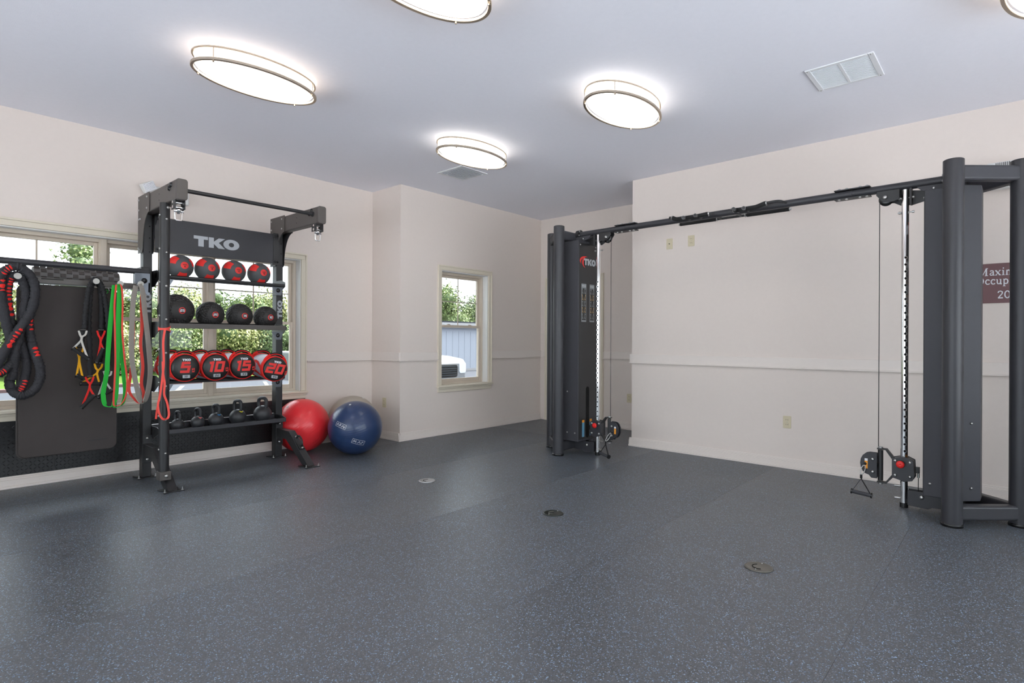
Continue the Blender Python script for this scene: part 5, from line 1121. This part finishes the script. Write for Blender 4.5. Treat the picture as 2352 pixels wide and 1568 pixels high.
def tree(x, y, h, w, m, lab, n=7000, base=None, ls=.125, name='leafy_tree', low=.12):
    z0 = base if base is not None else (GZ + .35 if y > 24 else GZ + .1); rnd = random.Random(int(x*97 + y*31))
    root = thing(name, lab, 'tree', (x, y, z0), 'trees and shrubs outside')
    MB().tube([(x, y, z0-.05), (x+.05, y+.03, z0+h*.3), (x-.04, y, z0+h*.75)], .10*h/4, 8, rf=lambda i: 1 - .3*i).build('trunk', M['bark'], root)
    blobs = []
    for k in range(9):
        a = rnd.uniform(0, 2*pi); t = rnd.uniform(0, 1)
        blobs.append((x + math.cos(a)*w*.28*rnd.random(), y + math.sin(a)*w*.28*rnd.random(), z0 + h*(low + .18 + (.80 - low - .18)*t), w*(.34 - .12*t)*rnd.uniform(.85, 1.2)))
    blobs.append((x, y, z0 + h*.84, h*.16)); mb = MB()
    tot = sum(b[3]**2 for b in blobs)
    for (bx, by, bz, br) in blobs:
        for k in range(int(n*br*br/tot)):
            u = rnd.uniform(-1, 1); a = rnd.uniform(0, 2*pi); s_ = math.sqrt(1-u*u); r = br*rnd.uniform(.42, 1.08)
            p = Vector((bx + r*s_*math.cos(a), by + r*s_*math.sin(a), bz + r*u*1.05))
            d = (Vector((s_*math.cos(a), s_*math.sin(a), u)) + Vector((rnd.uniform(-.9,.9), rnd.uniform(-.9,.9), rnd.uniform(-.6,.9)))).normalized()
            t1 = d.orthogonal().normalized(); t1 = (Matrix.Rotation(rnd.uniform(0, 6.28), 3, d) @ t1); t2 = d.cross(t1); L = ls*rnd.uniform(.6, 1.2)
            mb.add([p - t1*L*.5, p + t2*L*.32, p + t1*L*.5, p - t2*L*.32 + d*L*.08], [(0,1,2,3)])
    tag(mb.build('foliage', M[m], root, fix=False), 'leafy crown', None)
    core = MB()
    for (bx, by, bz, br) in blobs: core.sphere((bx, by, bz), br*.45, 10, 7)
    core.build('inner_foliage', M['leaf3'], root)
T = [(.2, 24.6, 3.3, 3.4, 'leaf1', 'low bushy tree seen through the hung rope'), (2.3, 25.2, 3.6, 3.2, 'leaf2', 'yellowish bushy tree behind the hung mats'),
     (4.75, 24.6, 5.0, 2.7, 'leaf1', 'tall pointed tree rising above the side bar'), (5.6, 26.2, 3.9, 3.4, 'leaf3', 'dark bushy tree behind the tall pointed one'),
     (6.6, 24.4, 3.3, 3.0, 'leaf1', 'bushy tree framed by the left upright and round pole'), (8.2, 25.0, 3.4, 3.2, 'leaf2', 'yellow green tree behind the first slam ball'),
     (9.7, 25.6, 3.4, 3.2, 'leaf3', 'dark tree behind the window mullion of the rack'), (10.6, 24.4, 3.2, 3.0, 'leaf1', 'mid green tree behind the middle shelf'),
     (12.1, 25.2, 3.5, 3.0, 'leaf2', 'yellowish tree behind the right upright'), (13.3, 24.4, 3.4, 2.8, 'leaf1', 'green tree at the right edge of the wide window'),
     (7.4, 23.2, 2.3, 2.6, 'leaf1', 'low shrub in front of the trees left of the mullion'), (9.4, 23.0, 2.2, 2.6, 'leaf2', 'low shrub in front of the trees under the middle shelf'),
     (11.3, 23.1, 2.3, 2.6, 'leaf3', 'low dark shrub in front of the trees right of the mullion'), (12.9, 23.0, 2.2, 2.4, 'leaf1', 'low shrub near the right end of the wide window'),
     (5.2, 23.2, 2.1, 2.6, 'leaf2', 'low yellowish shrub behind the loop bands'), (3.2, 23.4, 2.0, 2.4, 'leaf1', 'low shrub behind the exercise mats')]
for (x, y, h, w, m, lab) in T: tree(x, y, h, w, m, lab)
for (x, y, h, w, m, lab) in ((23.2, 26.0, 5.2, 4.4, 'leaf1', 'full green tree above the shed in the small window'), (20.3, 26.5, 4.0, 3.6, 'leaf2', 'lighter tree left above the shed'), (26.2, 26.0, 4.9, 4.0, 'leaf1', 'green tree right above the shed')):
    tree(x, y, h, w, m, lab, 8500, GZ, .15, low=.2)
# shed
sh = thing('storage_shed', 'long blue-grey shed with white fascia behind the parked truck', 'shed', (22, 20.5, GZ))
MB().box(15.2, 31, 19.8, 23, GZ, 1.75).build('wall', M['shed'], sh)
for k in range(40):
    MB().box(15.3 + k*.39, 15.33 + k*.39, 19.785, 19.802, GZ+.15, 1.60).build('siding_batten', M['shed'], sh)
MB().box(14.9, 31.3, 19.5, 23.3, 1.75, 2.0).build('fascia', M['fascia'], sh, bevel=.02)
MB().box(14.9, 31.3, 19.5, 23.3, 2.0, 2.06).build('roof', M['asphalt'], sh)
MB().box(15.15, 31, 19.74, 19.8, GZ, GZ+.12).build('plinth', M['fascia'], sh)
# truck
tk = thing('pickup_truck', 'white truck with a dark grille parked outside the small window', 'truck', (8.05, 11.5, GZ))
def rect_prism(prof, x0, x1): return MB().prism(prof, (x0, 0, 0), (0,1,0), (0,0,1), (x1-x0,0,0))
rect_prism([(9.42, .20), (9.42, .66), (9.50, .76), (10.0, .82), (11.0, .88), (14.6, .88), (14.6, .10), (9.6, .10)], 7.08, 9.02).build('body', M['carpaint'], tk, bevel=.06, seg=3)
rect_prism([(10.9, .87), (11.65, 1.45), (13.4, 1.50), (14.0, .88)], 7.22, 8.88).build('cabin', M['carglass'], tk, bevel=.05, seg=3)
rect_prism([(11.6, 1.43), (11.75, 1.50), (13.3, 1.54), (13.45, 1.46)], 7.26, 8.84).build('roof', M['carpaint'], tk, bevel=.02)
MB().prism(rrect(1.34, .28, .06, 5, 8.05, .50), (0, 9.425, 0), (1,0,0), (0,0,1), (0,-.03,0)).build('grille', M['dark'], tk, bevel=.01)
for k in range(5): MB().box(7.42, 8.68, 9.385, 9.396, .40 + k*.05, .412 + k*.05).build('grille_bar', M['carglass'], tk)
MB().box(8.03, 8.07, 9.38, 9.392, .37, .63).build('grille_divider', M['chrome'], tk)
for s in (-1, 1):
    MB().prism(rrect(.20, .24, .05, 4, 8.05 + s*.83, .56), (0, 9.43, 0), (1,0,0), (0,0,1), (0,-.03,0)).build('headlamp', M['lampglass'], tk, bevel=.01)
    MB().box(8.05 + s*1.0, 8.05 + s*1.16, 11.0, 11.1, .92, 1.08).build('mirror', M['carpaint'], tk, bevel=.03)
    for yy in (10.25, 13.6):
        w = MB().lathe([(.10, -.11), (.34, -.11), (.36, -.06), (.36, .06), (.34, .11), (.10, .11)], (8.05 + s*.86, yy, GZ+.361), 28, Matrix.Rotation(pi/2, 3, 'Y')).build('wheel', M['rubber'], tk)
        MB().lathe([(.0, .114), (.2, .114), (.22, .10)], (8.05 + s*.86, yy, GZ+.361), 20, Matrix.Rotation(s*pi/2, 3, 'Y')).build('hubcap', M['steel'], w)
MB().box(7.10, 9.0, 9.33, 9.50, .08, .30).build('bumper', M['carpaint'], tk, bevel=.04, seg=3)
MB().box(7.85, 8.25, 9.322, 9.332, .14, .25).build('number_plate', M['whiteplastic'], tk)
